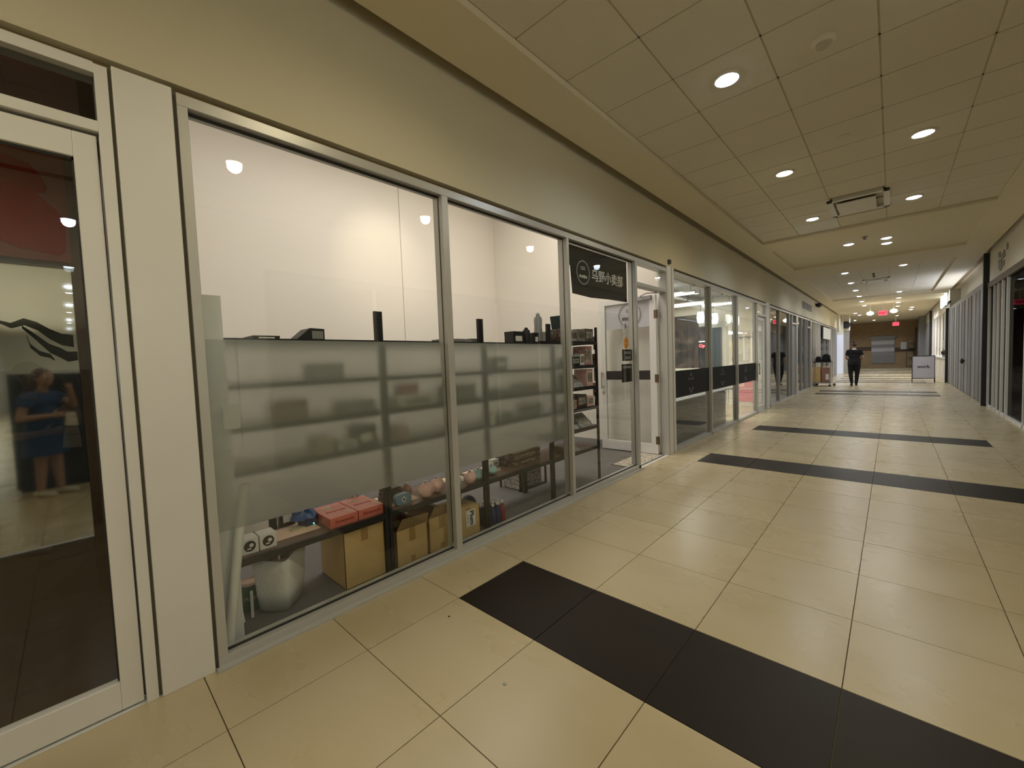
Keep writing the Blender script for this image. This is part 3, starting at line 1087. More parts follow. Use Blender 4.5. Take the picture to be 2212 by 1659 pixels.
def simple_box(name, label, y0, y1, x0, x1, z0, z1, m, m2=None, cat='box', group=None, inset=True):
    t = thing(name, label, cat, ((x0 + x1) / 2, (y0 + y1) / 2, z0), group=group)
    hx, hy, h = (x1 - x0) / 2, (y1 - y0) / 2, z1 - z0
    MB().box(-hx, hx, -hy, hy, 0, h * .80).build('body', m, t, bevel=.002)
    MB().box(-hx - .0015, hx + .0015, -hy - .0015, hy + .0015, h * .78, h).build('lid', m2 or m, t, bevel=.002)
    if inset and hy > .02:
        MB().box(hx, hx + .0012, -hy * .6, hy * .6, h * .2, h * .62).build('front_label', 'paper' if m in ('black', 'navy', 'dpacks') else 'greyp', t)
    return t


simple_box('black_box', 'long black box at the back of the low shelf behind the peach light patch',   .62, .86, -2.99, -2.94, .432, .55, 'black', 'grey')
simple_box('black_box', 'short black box left of the blue bag on the low shelf', .88, .97, -2.99, -2.94, .432, .55, 'black')


def pouch(label, y, x, z, ry, rx, rz, m, cat='pouch', group=None, seed=0):
    t = thing('pouch', label, cat, (x, y, z), group=group)
    rnd = random.Random(seed)
    b = MB().ball((0, 0, rz * .96), rx, ry, rz, 16, 12)
    vs = []
    for v in b.v:
        zz = (v[2] - rz) / rz
        k = 1 + .09 * math.sin(v[1] * 70 + seed) + .07 * math.sin(v[0] * 110 + v[2] * 90 + seed)
        if zz > .3:
            k *= 1 - .25 * (zz - .3)
        vs.append((v[0] * k, v[1] * k, max(.001, v[2] * (1 + .05 * math.sin(v[1] * 40)))))
    b.v = vs
    b.build('body', m, t, smooth=True)
    MB().lathe([(rx * .30, 0), (rx * .14, .006), (rx * .30, .016)], (0, 0, rz * 1.86), n=9).build('gathered_neck', 'wrap', t, smooth=True)
    return t


pouch('dark brown wrapped pouch behind the two pink pouches', 1.74, -2.80, .4305, .050, .05, .055, 'brownbag', seed=1)
pouch('left pink pouch of the pair near the mullion', 1.835, -2.665, .4305, .068, .055, .062, 'pinkbag', group='pink and teal pouches on the low shelf', seed=2)
pouch('right pink pouch of the pair near the mullion', 1.965, -2.70, .4305, .062, .055, .062, 'pinkbag', group='pink and teal pouches on the low shelf', seed=3)
pouch('pale green pouch half hidden by the mullion', 2.15, -2.69, .4305, .055, .05, .050, 'tealbag', group='pink and teal pouches on the low shelf', seed=4)
pouch('single pink pouch right of the mullion', 2.285, -2.66, .4305, .052, .05, .056, 'pinkbag', group='pink and teal pouches on the low shelf', seed=5)
pouch('teal pouch next to the single pink pouch', 2.405, -2.69, .4305, .060, .055, .052, 'tealbag', group='pink and teal pouches on the low shelf', seed=6)
pouch('teal pouch right of the thin shelf post', 2.600, -2.72, .4305, .060, .05, .042, 'tealbag', group='pink and teal pouches on the low shelf', seed=7)
pouch('crumpled clear plastic bag behind the right coral box', 1.40, -2.975, .4325, .045, .025, .055, 'wrap', cat='bag', seed=8)
pouch('crumpled clear plastic bag at the left end of the low shelf', .568, -2.85, .4325, .022, .03, .045, 'wrap', cat='bag', seed=9)
pouch('small brown wrapped pouch with clear foil left on the low shelf', .640, -2.82, .4325, .036, .034, .032, 'brownbag', seed=10)

bb = thing('blue_bag', 'blue plastic bag holding a dark box with a green light on the low shelf', 'bag', (-2.86, 1.02, .4305))
MB().box(-.05, .05, -.045, .045, 0, .065).build('dark_box', 'navy', bb, bevel=.003)
b_ = MB().ball((0, -.02, .055), .07, .085, .045, 16, 9)
b_.v = [(v[0] * (1 + .2 * math.sin(v[1] * 90)), v[1], .05 + abs(v[2] - .05) * (1 + .3 * math.sin(v[0] * 80 + v[1] * 50))) for v in b_.v]
b_.build('bag_film', 'blue', bb, smooth=True)
MB().ball((.052, .02, .012), .004, .004, .004, 8, 6).build('green_light', 'led', bb)
MB().box(.02, .07, -.12, -.04, .0, .012).build('paper_tag', 'gold', bb)

tin = thing('oval_tin', 'slate blue oval tin with a pale rhombus on the low shelf', 'tin', (-2.655, 1.632, .4305))
o = MB().prism([(0.066 * math.copysign(abs(math.cos(a)) ** .6, math.cos(a)), .043 + .043 * math.copysign(abs(math.sin(a)) ** .7, math.sin(a))) for a in [2 * PI * i / 28 for i in range(28)]], 0, -.05, 0).build('tin_body', 'slate', tin, bevel=.004)
MB().prism([(-.020, .043), (0, .018), (.020, .043), (0, .068)], 0, .0, .0015).build('rhombus_print', 'paper', tin)
MB().prism([(-.011, .043), (0, .029), (.011, .043), (0, .057)], 0, .0016, .0026).build('rhombus_centre', 'ink', tin)
for k in range(4):
    simple_box('black_pack', ['lowest', 'second', 'third', 'topmost'][k] + ' of the flat black packs stacked behind the oval tin', 1.555 + .006 * k, 1.675, -2.90, -2.76, .4325 + .028 * k, .4325 + .028 * k + .0275, 'dpacks', 'black', group='flat black packs', inset=False)

# brown carton stack in unit three
for k in range(2):
    t = simple_box('brown_carton', ['lower', 'upper'][k] + ' flat dark brown carton of the stack on the third shelf unit', 2.90, 3.30, -2.98, -2.70, .4305 + .068 * k, .4305 + .068 * k + .067, 'dpacks', 'brownp', group='flat brown cartons', inset=False)
    text('printed_row', 'CHOCOLATE WAFER', .022, (.142, 0, .034), FACE_X, 'gold', t, ext=.0004)
simple_box('white_carton', 'small white carton at the left end of the brown carton stack', 2.80, 2.885, -2.99, -2.90, .432, .50, 'white')
for k, (a, zz) in enumerate(((2.68, .432), (2.55, .432))):
    tag(MB().prism([(a, zz), (a + .11, zz), (a + .10, zz + .02), (a + .02, zz + .03)], 0, -2.93, -2.78).build('foil_pack', 'wrap'), ['crinkled foil pack next to the white carton', 'crinkled foil pack above the right teal pouch'][k], 'packet')

# white shopping bag
bg = thing('shopping_bag', 'large white woven shopping bag standing on the shop floor', 'bag', (-2.815, .825, 0), R(44))
b = MB()
N = 32
prof = [(.0, .74), (.004, .80), (.12, .90), (.24, .98), (.335, 1.02)]
for z, sc_ in prof:
    for i in range(N):
        a = 2 * PI * i / N
        q = lambda c: math.copysign(abs(c) ** .28, c)
        cx_, cy_ = q(math.cos(a)), q(math.sin(a))
        mm = max(abs(cx_), abs(cy_))
        jit = 1 + .02 * math.sin(a * 7 + z * 30) + (.02 * math.sin(a * 3 + 1) if z > .1 else 0)
        b.v.append((.112 * sc_ * cx_ * jit, .125 * sc_ * cy_ * jit, z + (.016 * math.sin(a * 2 + .6) if z > .3 else 0)))
for j in range(len(prof) - 1):
    for i in range(N):
        i2 = (i + 1) % N
        b.f.append((j * N + i, j * N + i2, (j + 1) * N + i2, (j + 1) * N + i))
        b.m.append(0)
b.f.append(tuple(range(N)))
b.m.append(0)
o = b.build('bag_body', 'bag', bg, smooth=True)
so = o.modifiers.new('thick', 'SOLIDIFY')
so.thickness = .003
MB().box(-.08, .08, -.08, .08, .20, .26).build('contents', 'pinkbag', bg, bevel=.02)
hd = MB()
for s_ in (-1, 1):
    prev = None
    for i in range(9):
        a = PI * i / 8
        p = (-.06 * math.cos(a), s_ * .112 + s_ * -.03 * math.sin(a), .33 + .05 * math.sin(a))
        if prev:
            hd.cyl(prev, p, .006, n=6)
        prev = p
hd.build('handle', 'bag', bg)

# paint can and white sticks
cn = thing('paint_can', 'dark green printed can with a pale lid under the low shelf', 'can', (-2.90, .675, 0))
MB().cyl((0, 0, 0), (0, 0, .165), .048, n=28).build('can_body', 'green', cn, smooth=True)
MB().lathe([(.050, .16), (.051, .172), (.046, .176), (.044, .170), (.0, .170)], n=28).build('lid', 'peach', cn, smooth=True)
text('can_print', 'Matcha', .034, (.049, 0, .085), FACE_X, 'gold', cn, ext=.0004)
for k, (p0, p1) in enumerate((((-2.76, .600, .004), (-2.80, .590, .165)), ((-2.775, .650, .004), (-2.79, .655, .15)))):
    s_ = thing('white_stick', ['thin white stick leaning on the left of the green can', 'thin white stick between the green can and the shopping bag'][k], 'stick', p0)
    q = Vector(p1) - Vector(p0)
    MB().cyl((0, 0, 0), tuple(q), .008, n=12).build('rod', 'white', s_, smooth=True)
    MB().ball(tuple(q), .009, .009, .009, 10, 6).build('end_cap', 'paper', s_, smooth=True)
rl = thing('film_roll', 'white rolled tube leaning in the window corner beside the pier', 'tube', (-2.520, .470, .004))
q = Vector((-.02, .125, .86))
MB().cyl((0, 0, 0), tuple(q), .024, n=24).build('tube', 'white', rl, smooth=True)
MB().cyl(tuple(q), tuple(q * 1.004), .019, n=20).build('tube_core', 'carton_d', rl, smooth=True)

# pack of bottles
def bottle(label, x, y, mcap, mbody, group):
    t = thing('bottle', label, 'bottle', (x, y, .003), group=group)
    MB().lathe([(.026, 0), (.028, .01), (.028, .10), (.024, .125), (.012, .150), (.012, .165)], n=16).build('body', mbody, t, smooth=True)
    MB().lathe([(.014, .163), (.014, .182)], n=14).build('cap', mcap, t, smooth=True)
    MB().lathe([(.0285, .03), (.0285, .095)], n=16).build('label_band', 'red' if mbody == 'red' else 'navy', t, smooth=True)
    return t


bn = 0
for ix in range(3):
    for iy in range(4):
        m_ = 'red' if iy == 3 else 'navy'
        bottle(['front', 'middle', 'back'][ix] + ' row ' + ['first', 'second', 'third', 'last'][iy] + (' red' if iy == 3 else ' dark blue') + ' bottle of the pack beside the labelled box',
               -2.65 - .062 * ix, 2.47 + .062 * iy, 'white', m_, 'bottles packed under the shelf')
nb = thing('blue_sack', 'crumpled dark blue sack between the labelled box and the bottles', 'sack', (-2.905, 2.46, 0))
b_ = MB().ball((0, 0, .12), .075, .085, .12, 20, 12)
b_.v = [(v[0] * (1 + .15 * math.sin(v[2] * 60 + v[1] * 40)), v[1] * (1 + .1 * math.sin(v[0] * 70)), max(0, v[2])) for v in b_.v]
b_.build('sack_body', 'navy', nb, smooth=True)
text('sack_print', 'A A', .05, (.078, .02, .09), FACE_X, 'white', nb, ext=.0006)

# wrapped pallet crate
cr = thing('wrapped_stack', 'clear film wrapped stack standing on the carpet behind the last posts', 'stack', (-3.23, 3.40, 0))
for k in range(5):
    MB().box(-.13, .13, 0, .40, .005 + .052 * k, .005 + .052 * k + .048).build('wrapped_layer', 'wrap', cr, bevel=.006)
fr = MB()
fr.box(.15, .17, -.03, -.01, 0, .36).box(.15, .17, .43, .45, 0, .36).box(-.16, -.14, -.03, -.01, 0, .36).box(-.16, -.14, .43, .45, 0, .36)
fr.box(.15, .17, -.03, .45, .34, .36).box(-.16, -.14, -.03, .45, .34, .36).box(.15, .17, -.03, .45, 0, .02).box(-.16, .17, -.03, -.01, .34, .36)
fr.build('black_frame', 'blackm', cr)

# goods behind the frosted film (soft silhouettes)
up = [  # y0 y1 z0 level h mat name label
    (.72, .86, 1.645, .022, 'black', 'flat_box', 'flat dark box on the top shelf, leftmost silhouette above the frosted band'),
    (1.60, 1.95, 1.165, .085, 'white', 'white_box', 'wide pale box showing through the frosted band near the mullion'),
    (1.66, 1.78, 1.255, .075, 'coral', 'red_box', 'small reddish box on the wide pale box behind the frosted band'),
    (1.60, 1.68, .93, .10, 'pinkbag', 'pink_box', 'pinkish box behind the frosted band, left of the mullion'),
    (2.05, 2.35, 1.165, .13, 'packs', 'printed_box', 'blurred printed box behind the frosted band right of the mullion'),
    (2.36, 2.44, 1.645, .035, 'grey', 'flat_box', 'low flat box on the top shelf left of the thin post'),
    (2.10, 2.30, 1.645, .030, 'greyp', 'flat_box', 'low flat box on the top shelf next to the mullion'),
    (2.62, 2.75, 1.40, .12, 'dpacks', 'dark_pack', 'dark blurred pack right of the thin post behind the frosted band'),
    (2.62, 2.95, 1.165, .07, 'packs', 'printed_box', 'low printed box in the middle of the right frosted pane'),
    (2.95, 3.20, 1.165, .10, 'packs2', 'printed_box', 'pinkish printed box in the middle of the right frosted pane'),
    (1.02, 1.12, .93, .10, 'gold', 'yellow_box', 'pale yellow box showing faintly low behind the frosted band'),
    (1.16, 1.28, .93, .06, 'white', 'white_box', 'small pale box right of the pale yellow box behind the frosted band'),
    (1.28, 1.42, .93, .14, 'black', 'dark_box', 'dark box left of the thick post low behind the frosted band'),
    (1.20, 1.42, 1.165, .08, 'greyp', 'grey_box', 'grey box left of the thick post behind the frosted band'),
    (.80, .98, 1.165, .12, 'brownbag', 'brown_box', 'brown blurred box in the middle of the left frosted pane'),
    (1.02, 1.22, 1.40, .10, 'greyp', 'grey_box', 'grey blurred box on the upper shelf of the left frosted pane'),
    (2.55, 2.80, .93, .08, 'packs', 'printed_box', 'pale printed box low in the right frosted pane'),
    (3.00, 3.25, .93, .12, 'packs', 'printed_box', 'printed box low at the right end of the frosted band'),
]
for (a, b_, z, h, m_, nm, lb) in up:
    simple_box(nm, lb, a, b_, -2.86, -2.66, z + .001, z + h, m_)
sl = thing('slant_box', 'dark block with a slanted end on the top shelf above the left frosted pane', 'box', (-2.75, .95, 1.646))
MB().prism([(0, 0), (.19, 0), (.19, .075), (.10, .078), (.02, .008)], 0, -.10, .05).build('block', 'black', sl, bevel=.002)
MB().prism([(.11, .01), (.18, .01), (.18, .06), (.11, .06)], 0, .051, .053).build('front_label', 'greyp', sl)
simple_box('dark_box', 'square dark box on the top shelf right of the thin post', 2.95, 3.11, -2.82, -2.70, 1.646, 1.765, 'black')
simple_box('dark_box', 'dark box on the top shelf between the two standing figures', 3.27, 3.34, -2.82, -2.70, 1.646, 1.76, 'black')
simple_box('dark_box', 'narrow dark box beside the last post on the top shelf', 3.50, 3.58, -2.82, -2.72, 1.676, 1.78, 'greyp')
for k, (yy, h, r) in enumerate(((3.19, .165, .040), (3.385, .325, .045))):
    t = thing('figurine_bottle', ['short dark bottle silhouette on the top shelf', 'tall knobbed bottle silhouette on the top shelf'][k], 'bottle', (-2.74, yy, 1.646 if yy < 3.3 else 1.676))
    h = h - (.03 if k else 0)
    MB().lathe([(r, 0), (r * 1.02, h * .3), (r * .9, h * .5), (r, h * .75), (r * .8, h * .86)], n=18).build('body', 'grey' if k else 'black', t, smooth=True)
    MB().ball((0, 0, h * .92), r * .5, r * .5, h * .10, 14, 8).build('knob', 'grey' if k else 'black', t, smooth=True)
tag(bx('paper_card', -2.545, -2.54, .525, .60, 1.165, 1.295, 'paper'), 'white card fixed behind the frosted band by the pier', 'card')
tag(bx('paper_card', -2.596, -2.592, 2.46, 2.52, .925, 1.05, 'paper'), 'white card on the thin post behind the right frosted pane', 'card')
tag(bx('corner_board', -2.595, -2.575, .415, .560, 0, 1.862, 'white'), 'narrow white upright panel in the window corner next to the pier', 'panel')

# goods on unit four (clear view)
def goods_row(level, items, x0=-2.86):
    for (a, b_, h, m_, lean, lb, nm) in items:
        t = thing(nm, lb, 'packet' if 'pack' in nm else 'box', (-2.625, a, level + .001), group='goods on the shelf unit beside the door')
        wd = b_ - a
        if lean:
            MB().prism([(-.20, 0), (0, 0), (-.03, h * .35), (-.15, h)], 1, 0, wd).build('body', m_, t, bevel=.003)
            MB().prism([(-.001, .003), (.001, .003), (-.028, h * .35), (-.031, h * .35)], 1, wd * .1, wd * .9).build('front_print', 'packs', t)
        else:
            MB().box(-.18, 0, 0, wd, 0, h).build('body', m_, t, bevel=.003)
            MB().box(0, .0015, wd * .12, wd * .88, h * .25, h * .8).build('front_print', 'packs' if m_ != 'packs' else 'dpacks', t)


goods_row(1.675, [(3.62, 3.80, .13, 'dpacks', 0, 'dark printed box at the left of the top shelf by the door', 'printed_box'),
                  (3.81, 3.95, .12, 'packs', 0, 'grey printed box second on the top shelf by the door', 'printed_box'),
                  (3.96, 4.10, .14, 'packs', 0, 'grey printed box third on the top shelf by the door', 'printed_box'),
                  (4.11, 4.28, .15, 'dpacks', 0, 'dark printed box at the right end of the top shelf by the door', 'printed_box')])
tb_ = thing('teal_case', 'teal trapezoid case standing on the top shelf boxes by the door', 'case', (-2.70, 3.70, 1.806))
MB().prism([(0, 0), (.13, 0), (.19, .15), (-.03, .15)], 0, -.10, .02).build('case_body', 'teal', tb_, bevel=.004)
MB().prism([(.02, .05), (.12, .05), (.135, .10), (.005, .10)], 0, .021, .023).build('case_label', 'navy', tb_)
goods_row(1.40, [(3.62, 3.82, .10, 'dpacks', 0, 'brown box left on the second shelf by the door', 'printed_box'),
                 (3.83, 3.98, .10, 'black', 0, 'black box in the middle of the second shelf by the door', 'black_box'),
                 (3.99, 4.08, .13, 'white', 0, 'white box on the second shelf by the door', 'white_box'),
                 (4.10, 4.24, .22, 'packs2', 0, 'tall pink white box with a dark figure on the second shelf by the door', 'tall_box')])
goods_row(1.15, [(3.60, 3.85, .17, 'dpacks', 1, 'leaning dark packs left on the third shelf by the door', 'dark_pack'),
                 (3.86, 4.05, .15, 'packs', 1, 'leaning silver packs on the third shelf by the door', 'silver_pack'),
                 (4.12, 4.25, .20, 'pinkbag', 0, 'pink box with a dark figure on the third shelf by the door', 'pink_box')])
goods_row(.91, [(3.62, 3.90, .10, 'packs2', 0, 'reddish box left on the fourth shelf by the door', 'red_box'),
                (3.91, 4.10, .15, 'brownp', 0, 'dark brown box on the fourth shelf by the door', 'brown_box'),
                (4.12, 4.26, .12, 'pinkbag', 0, 'pink box right on the fourth shelf by the door', 'pink_box')])
goods_row(.675, [(3.60, 3.72, .13, 'packs', 1, 'pale printed pack left on the fifth shelf by the door', 'pale_pack'),
                 (3.73, 3.95, .14, 'navy', 1, 'dark blue pack on the fifth shelf by the door', 'blue_pack'),
                 (3.96, 4.22, .15, 'packs', 1, 'pale printed pack right on the fifth shelf by the door', 'pale_pack')])
goods_row(.425, [(3.62, 3.76, .09, 'dpacks', 0, 'dark box left on the lowest shelf by the door', 'dark_box'),
                 (3.78, 3.95, .08, 'packs', 1, 'pale pack on the lowest shelf by the door', 'pale_pack')])
# end panel cards hanging on the post of unit four
for k, (z, m_) in enumerate(((1.58, 'packs'), (1.37, 'dpacks'), (1.20, 'greyp'), (1.02, 'packs2'), (.90, 'dpacks'))):
    tag(bx('hanging_card', -2.66 - .02 * (k % 2), -2.62, 4.335, 4.345, z, z + .16, m_), ['topmost', 'second', 'third', 'fourth', 'lowest'][k] + ' card hanging on the end of the shelf unit beside the door', 'card', 'cards on the shelf end')

# banner in the window
bn = thing('hanging_banner', 'black cloth banner with round logo and white characters in the shop window', 'banner', (-2.50, 3.56, 2.155))
pts = [(.0, .31), (.10, .31), (.13, .02), (.50, .005), (.90, .02), (1.355, .025), (1.36, .53), (0, .53)]
o = MB().prism(pts, 0, -.004, 0).build('cloth', 'cloth', bn)
ring('logo_ring', .118, .132, (.001, .345, .265), FACE_X, 'grey', bn, sx=1.0)
text('logo_word', 'motto', .062, (.001, .345, .225), FACE_X, 'paper', bn, ext=.001, bold=.0012)
mk = MB()
for q_ in (.300, .345):
    mk.box(.0005, .002, q_, q_ + .042, .322, .328).box(.0005, .002, q_, q_ + .042, .296, .302).box(.0005, .002, q_, q_ + .006, .296, .328).box(.0005, .002, q_ + .036, q_ + .042, .296, .328)
mk.build('logo_mark', 'paper', bn)
text('shop_name', '乌野小卖部', .148, (.001, .885, .255), FACE_X, 'paper', bn, ext=.001, bold=.0018)

# notices on the window beside the door
nt_ = thing('window_notice', 'upper black notice on the glass left of the door post', 'notice', (-2.4775, 4.715, 1.43))
MB().box(-.002, 0, 0, .27, 0, .145).build('sheet', 'ink', nt_)
MB().box(.0002, .001, .05, .22, .085, .12).box(.0002, .001, .07, .21, .02, .06).build('print', 'greyp', nt_)
nt_ = thing('window_notice', 'lower black notice with a grey strip on the glass left of the door post', 'notice', (-2.4775, 4.69, 1.16))
MB().box(-.002, 0, 0, .28, 0, .23).build('sheet', 'ink', nt_)
MB().box(.0002, .001, .03, .25, .175, .205).build('strip', 'greyp', nt_)
og = thing('hang_tag', 'orange oval tag hanging on a thread above the black notices', 'tag', (-2.485, 4.84, 1.58))
MB().prism([(.062 * math.cos(2 * PI * i / 28), .075 + .075 * math.sin(2 * PI * i / 28)) for i in range(28)], 0, -.003, 0).build('card', 'orange', og)
text('print', 'welcome', .024, (.0006, 0, .075), FACE_X, 'peach', og, ext=.0004)
MB().cyl((-.001, 0, .15), (-.001, -.01, .26), .0015, n=6).build('thread', 'paper', og)
MB().box(-.006, .002, -.03, .0, .26, .32).build('hook', 'grey', og)
fs = thing('wall_sensor', 'small brown sensor on the fascia above the shop door', 'sensor', (-2.44, 6.13, 2.835))
MB().box(0, .03, -.035, .035, 0, .06).build('housing', 'brownp', fs, bevel=.005)
MB().cyl((.03, 0, .03), (.034, 0, .03), .012, n=12).build('lens', 'black', fs)

# ================================================================== SECOND SHOP (lit)
w2 = root('window_2')
hbar(w2, 6.30, 11.54, 0, .052, 'sill')
hbar(w2, 6.30, 12.95, 2.70, 2.755, 'head')
for a, b_ in ((7.975, 8.028), (9.72, 9.775), (11.485, 11.54)):
    vbar(w2, a, b_, 0)
for a, b_ in ((6.30, 7.975), (8.028, 9.72), (9.775, 11.485)):
    pane(w2, a, b_, .052, 2.70)
for k, (a, b_) in enumerate(((6.315, 7.965), (8.038, 9.71), (9.785, 11.475))):
    t = thing('glass_band', ['black band with a faint emblem on the first pane of the lit neighbour shop', 'black band with a faint emblem on the middle pane of the lit neighbour shop',
                             'black band with a faint emblem on the third pane of the lit neighbour shop'][k], 'decal', (-2.4635, a, .815), group='black bands on the neighbour shop glass')
    W = b_ - a
    MB().box(-.002, 0, 0, W, 0, .425).build('film', 'cloth', t)
    e = MB()
    c = W * .45
    e.prism([(c - .13, .255), (c + .13, .255), (c + .10, .30), (c + .05, .285), (c + .03, .27), (c - .03, .27), (c - .05, .285), (c - .10, .30)], 0, .0002, .0012)
    e.prism([(c, .30), (c + .05, .33), (c, .40), (c - .05, .33)], 0, .0002, .0012)
    e.prism([(c - .13, .13), (c, .02), (c + .13, .13), (c + .05, .13), (c, .07), (c - .05, .13)], 0, .0002, .0012)
    e.build('emblem', mat('dim_silver', (.075, .07, .068), .5), t)
d3 = root('door_3')
hbar(d3, 11.54, 12.45, 2.40, 2.46, 'transom_bar')
vbar(d3, 12.45, 12.50, 0, 2.70, 'jamb')
pane(d3, 11.54, 12.45, 2.46, 2.70, name='transom_pane')
lf = root('leaf')
del lf['kind']
lf.name = 'door_leaf'
lf.parent = d3
for a, b_, c, d in ((11.56, 11.64, .01, 2.39), (12.36, 12.44, .01, 2.39), (11.64, 12.36, 2.30, 2.39), (11.64, 12.36, .01, .14)):
    MB().box(-2.50, -2.455, a, b_, c, d).build('stile' if d - c > 1 else 'door_rail', 'frame', lf)
pane(lf, 11.64, 12.36, .14, 2.30, 'dglass', gx=(-2.48, -2.474))
hh = MB().cyl((-2.40, 11.60, .95), (-2.40, 11.60, 1.22), .012, n=10).cyl((-2.455, 11.60, .97), (-2.40, 11.60, .97), .009, n=8).cyl((-2.455, 11.60, 1.20), (-2.40, 11.60, 1.20), .009, n=8)
hh.build('pull_handle', 'steel', lf, smooth=True)
struct(MB().box(-2.56, -2.43, 12.50, 12.93, 0, 2.80).build('trim_post_far', 'frame', bevel=.003))

# furniture inside
pst = thing('wall_poster', 'large dark photo poster on the far wall of the lit neighbour shop', 'poster', (-4.64, 12.915, 1.10))
MB().box(-.37, .37, -.02, 0, .0, 1.60).build('print', patch_mat('dim_photo_print', [(.01, .015, .02), (.05, .038, .03), (.13, .10, .08)], 2.2, .4), pst)
MB().box(-.40, .40, -.06, 0, -.10, 0).build('ledge', mat('warm_white_ledge', (.78, .76, .66), .5), pst)
mb_ = thing('menu_board', 'dark tall menu screen beside the photo poster in the neighbour shop', 'screen', (-3.95, 12.91, 1.05))
MB().box(-.31, .0, -.05, 0, 0, 1.28).build('panel', patch_mat('dark_menu_print', [(.005, .008, .01), (.02, .022, .022), (.10, .09, .08)], 3.0, .3), mb_)
MB().box(.0, .31, -.05, 0, 0, 1.22).build('teal_panel', 'teal', mb_)
for k, (x, y, z, wd, hh_) in enumerate(((-4.12, 12.6, 2.42, .20, .33), (-3.76, 12.55, 2.36, .26, .30))):
    t = thing('lantern_sign', ['left glowing white hanging lantern sign in the neighbour shop', 'right glowing white hanging lantern sign in the neighbour shop'][k], 'sign', (x, y, z))
    MB().prism([(-wd / 2 + .03, 0), (wd / 2 - .03, 0), (wd / 2, hh_ * .5), (wd / 2 - .03, hh_), (-wd / 2 + .03, hh_), (-wd / 2, hh_ * .5)], 1, 0, .10).build('lit_box', 'lantern', t)
    MB().box(-.005, .005, .045, .055, hh_, 3.14 - z).build('hanging_rod', 'blackm', t)
    text('print', '茶', .12, (0, -.002, hh_ * .5), FACE_MY, 'greyp', t, ext=.001)
ne = thing('neon_sign', 'small red neon word sign in the neighbour shop', 'sign', (-4.08, 12.80, 1.70))
MB().box(-.14, .14, 0, .015, -.02, .16).build('backing', 'ink', ne)
text('letters', 'Open', .13, (0, -.006, .06), FACE_MY, 'neon', ne, ext=.004, bold=.003)
MB().box(-.15, .12, -.01, .02, .17, .20).build('lit_bar', 'lantern', ne)
for k, (z, y, x0, x1) in enumerate(((2.80, 10.9, -4.75, -3.45), (2.93, 9.8, -4.6, -3.3), (2.84, 11.9, -3.85, -3.05))):
    t = thing('tube_lamp', ['lower', 'upper', 'short rear'][k] + ' white tube lamp hanging under the neighbour shop ceiling', 'lamp', ((x0 + x1) / 2, y, z), group='tube lamps in the neighbour shop')
    L = (x1 - x0) / 2
    MB().box(-L, L, -.03, .03, 0, .035).build('housing', 'white', t)
    MB().cyl((-L + .03, 0, -.022), (L - .03, 0, -.022), .028, n=12).build('tube', 'tube', t, smooth=True)
    MB().box(-L + .1, -L + .11, -.004, .004, .03, 3.14 - z).box(L - .11, L - .10, -.004, .004, .03, 3.14 - z).build('hanger', 'blackm', t)
for k, (x, z, r) in enumerate(((-3.2, 3.05, .05), (-4.1, 3.02, .07), (-4.9, 2.98, .06))):
    t = thing('ceiling_pipe', ['dark pipe nearest the glass under the neighbour shop ceiling', 'middle dark duct under the neighbour shop ceiling', 'deepest dark pipe under the neighbour shop ceiling'][k], 'pipe', (x, 6.4, z))
    p_ = MB()
    p_.cyl((0, 0, 0), (0, 6.4, 0), r, n=14)
    p_.build('run', 'grey', t, smooth=True)
    q_ = MB()
    for yy in (1, 3, 5):
        q_.cyl((0, yy, 0), (0, yy + .03, 0), r * 1.15, n=14)
    q_.build('clamp', 'blackm', t)
ct = thing('service_counter', 'dark grey counter with a rounded end behind the neighbour shop glass', 'counter', (-2.95, 6.40, 0))
poly = [(-.40, 0), (.33, 0), (.33, 3.05)] + [(-.035 + .365 * math.cos(a), 3.05 + .55 * math.sin(a)) for a in [PI * i / 12 for i in range(1, 12)]] + [(-.40, 3.05)]
MB().prism(poly, 2, .0, .70).build('body', mat('charcoal_laminate', (.02, .021, .022), .4), ct)
MB().prism([(x * 1.05, y * 1.01) for x, y in poly], 2, .70, .725).build('worktop', 'grey', ct)
MB().prism([(x * 1.02, y * 1.004) for x, y in poly], 2, .62, .64).build('trim_band', 'blackm', ct)
pk = thing('pink_poster', 'pink poster low on the far wall of the neighbour shop', 'poster', (-3.0, 12.915, .13))
MB().box(-.20, .17, -.01, 0, 0, .72).build('print', 'pink', pk)
MB().box(-.20, .17, -.013, -.0101, .34, .37).box(-.18, -.05, -.013, -.0101, .42, .68).build('pattern', 'peach', pk)
hk = thing('coat_rail', 'small grey hook rail on the cream wall of the neighbour shop', 'rail', (-3.0, 12.92, 1.93))
h_ = MB().box(-.20, .18, -.02, 0, 0, .03)
for x in (-.15, -.05, .05, .15):
    h_.box(x - .006, x + .006, -.05, -.02, -.03, .012)
h_.build('rail', 'grey', hk)
st = thing('bar_stool', 'grey stool seen under the black band of the third neighbour shop pane', 'stool', (-2.95, 11.25, 0))
MB().lathe([(.17, .60), (.18, .62), (.17, .65)], n=20).build('seat', 'grey', st, smooth=True)
for a in range(4):
    q = PI / 4 + a * PI / 2
    MB().cyl((.12 * math.cos(q), .12 * math.sin(q), .60), (.19 * math.cos(q), .19 * math.sin(q), 0), .012, n=8).build('leg', 'white', st, smooth=True)
ch_ = thing('low_chair', 'pale chair back beside the stool in the neighbour shop', 'chair', (-3.2, 10.6, 0), R(15))
MB().box(-.20, .20, -.20, .20, .42, .45).build('seat', 'grey', ch_, bevel=.01)
MB().box(-.20, .20, .17, .20, .50, .82).build('backrest', 'grey', ch_, bevel=.01)
for sx_ in (-1, 1):
    for sy_ in (-1, 1):
        MB().cyl((.17 * sx_, .17 * sy_, .42), (.19 * sx_, .19 * sy_, 0), .012, n=8).build('leg', 'white', ch_, smooth=True)

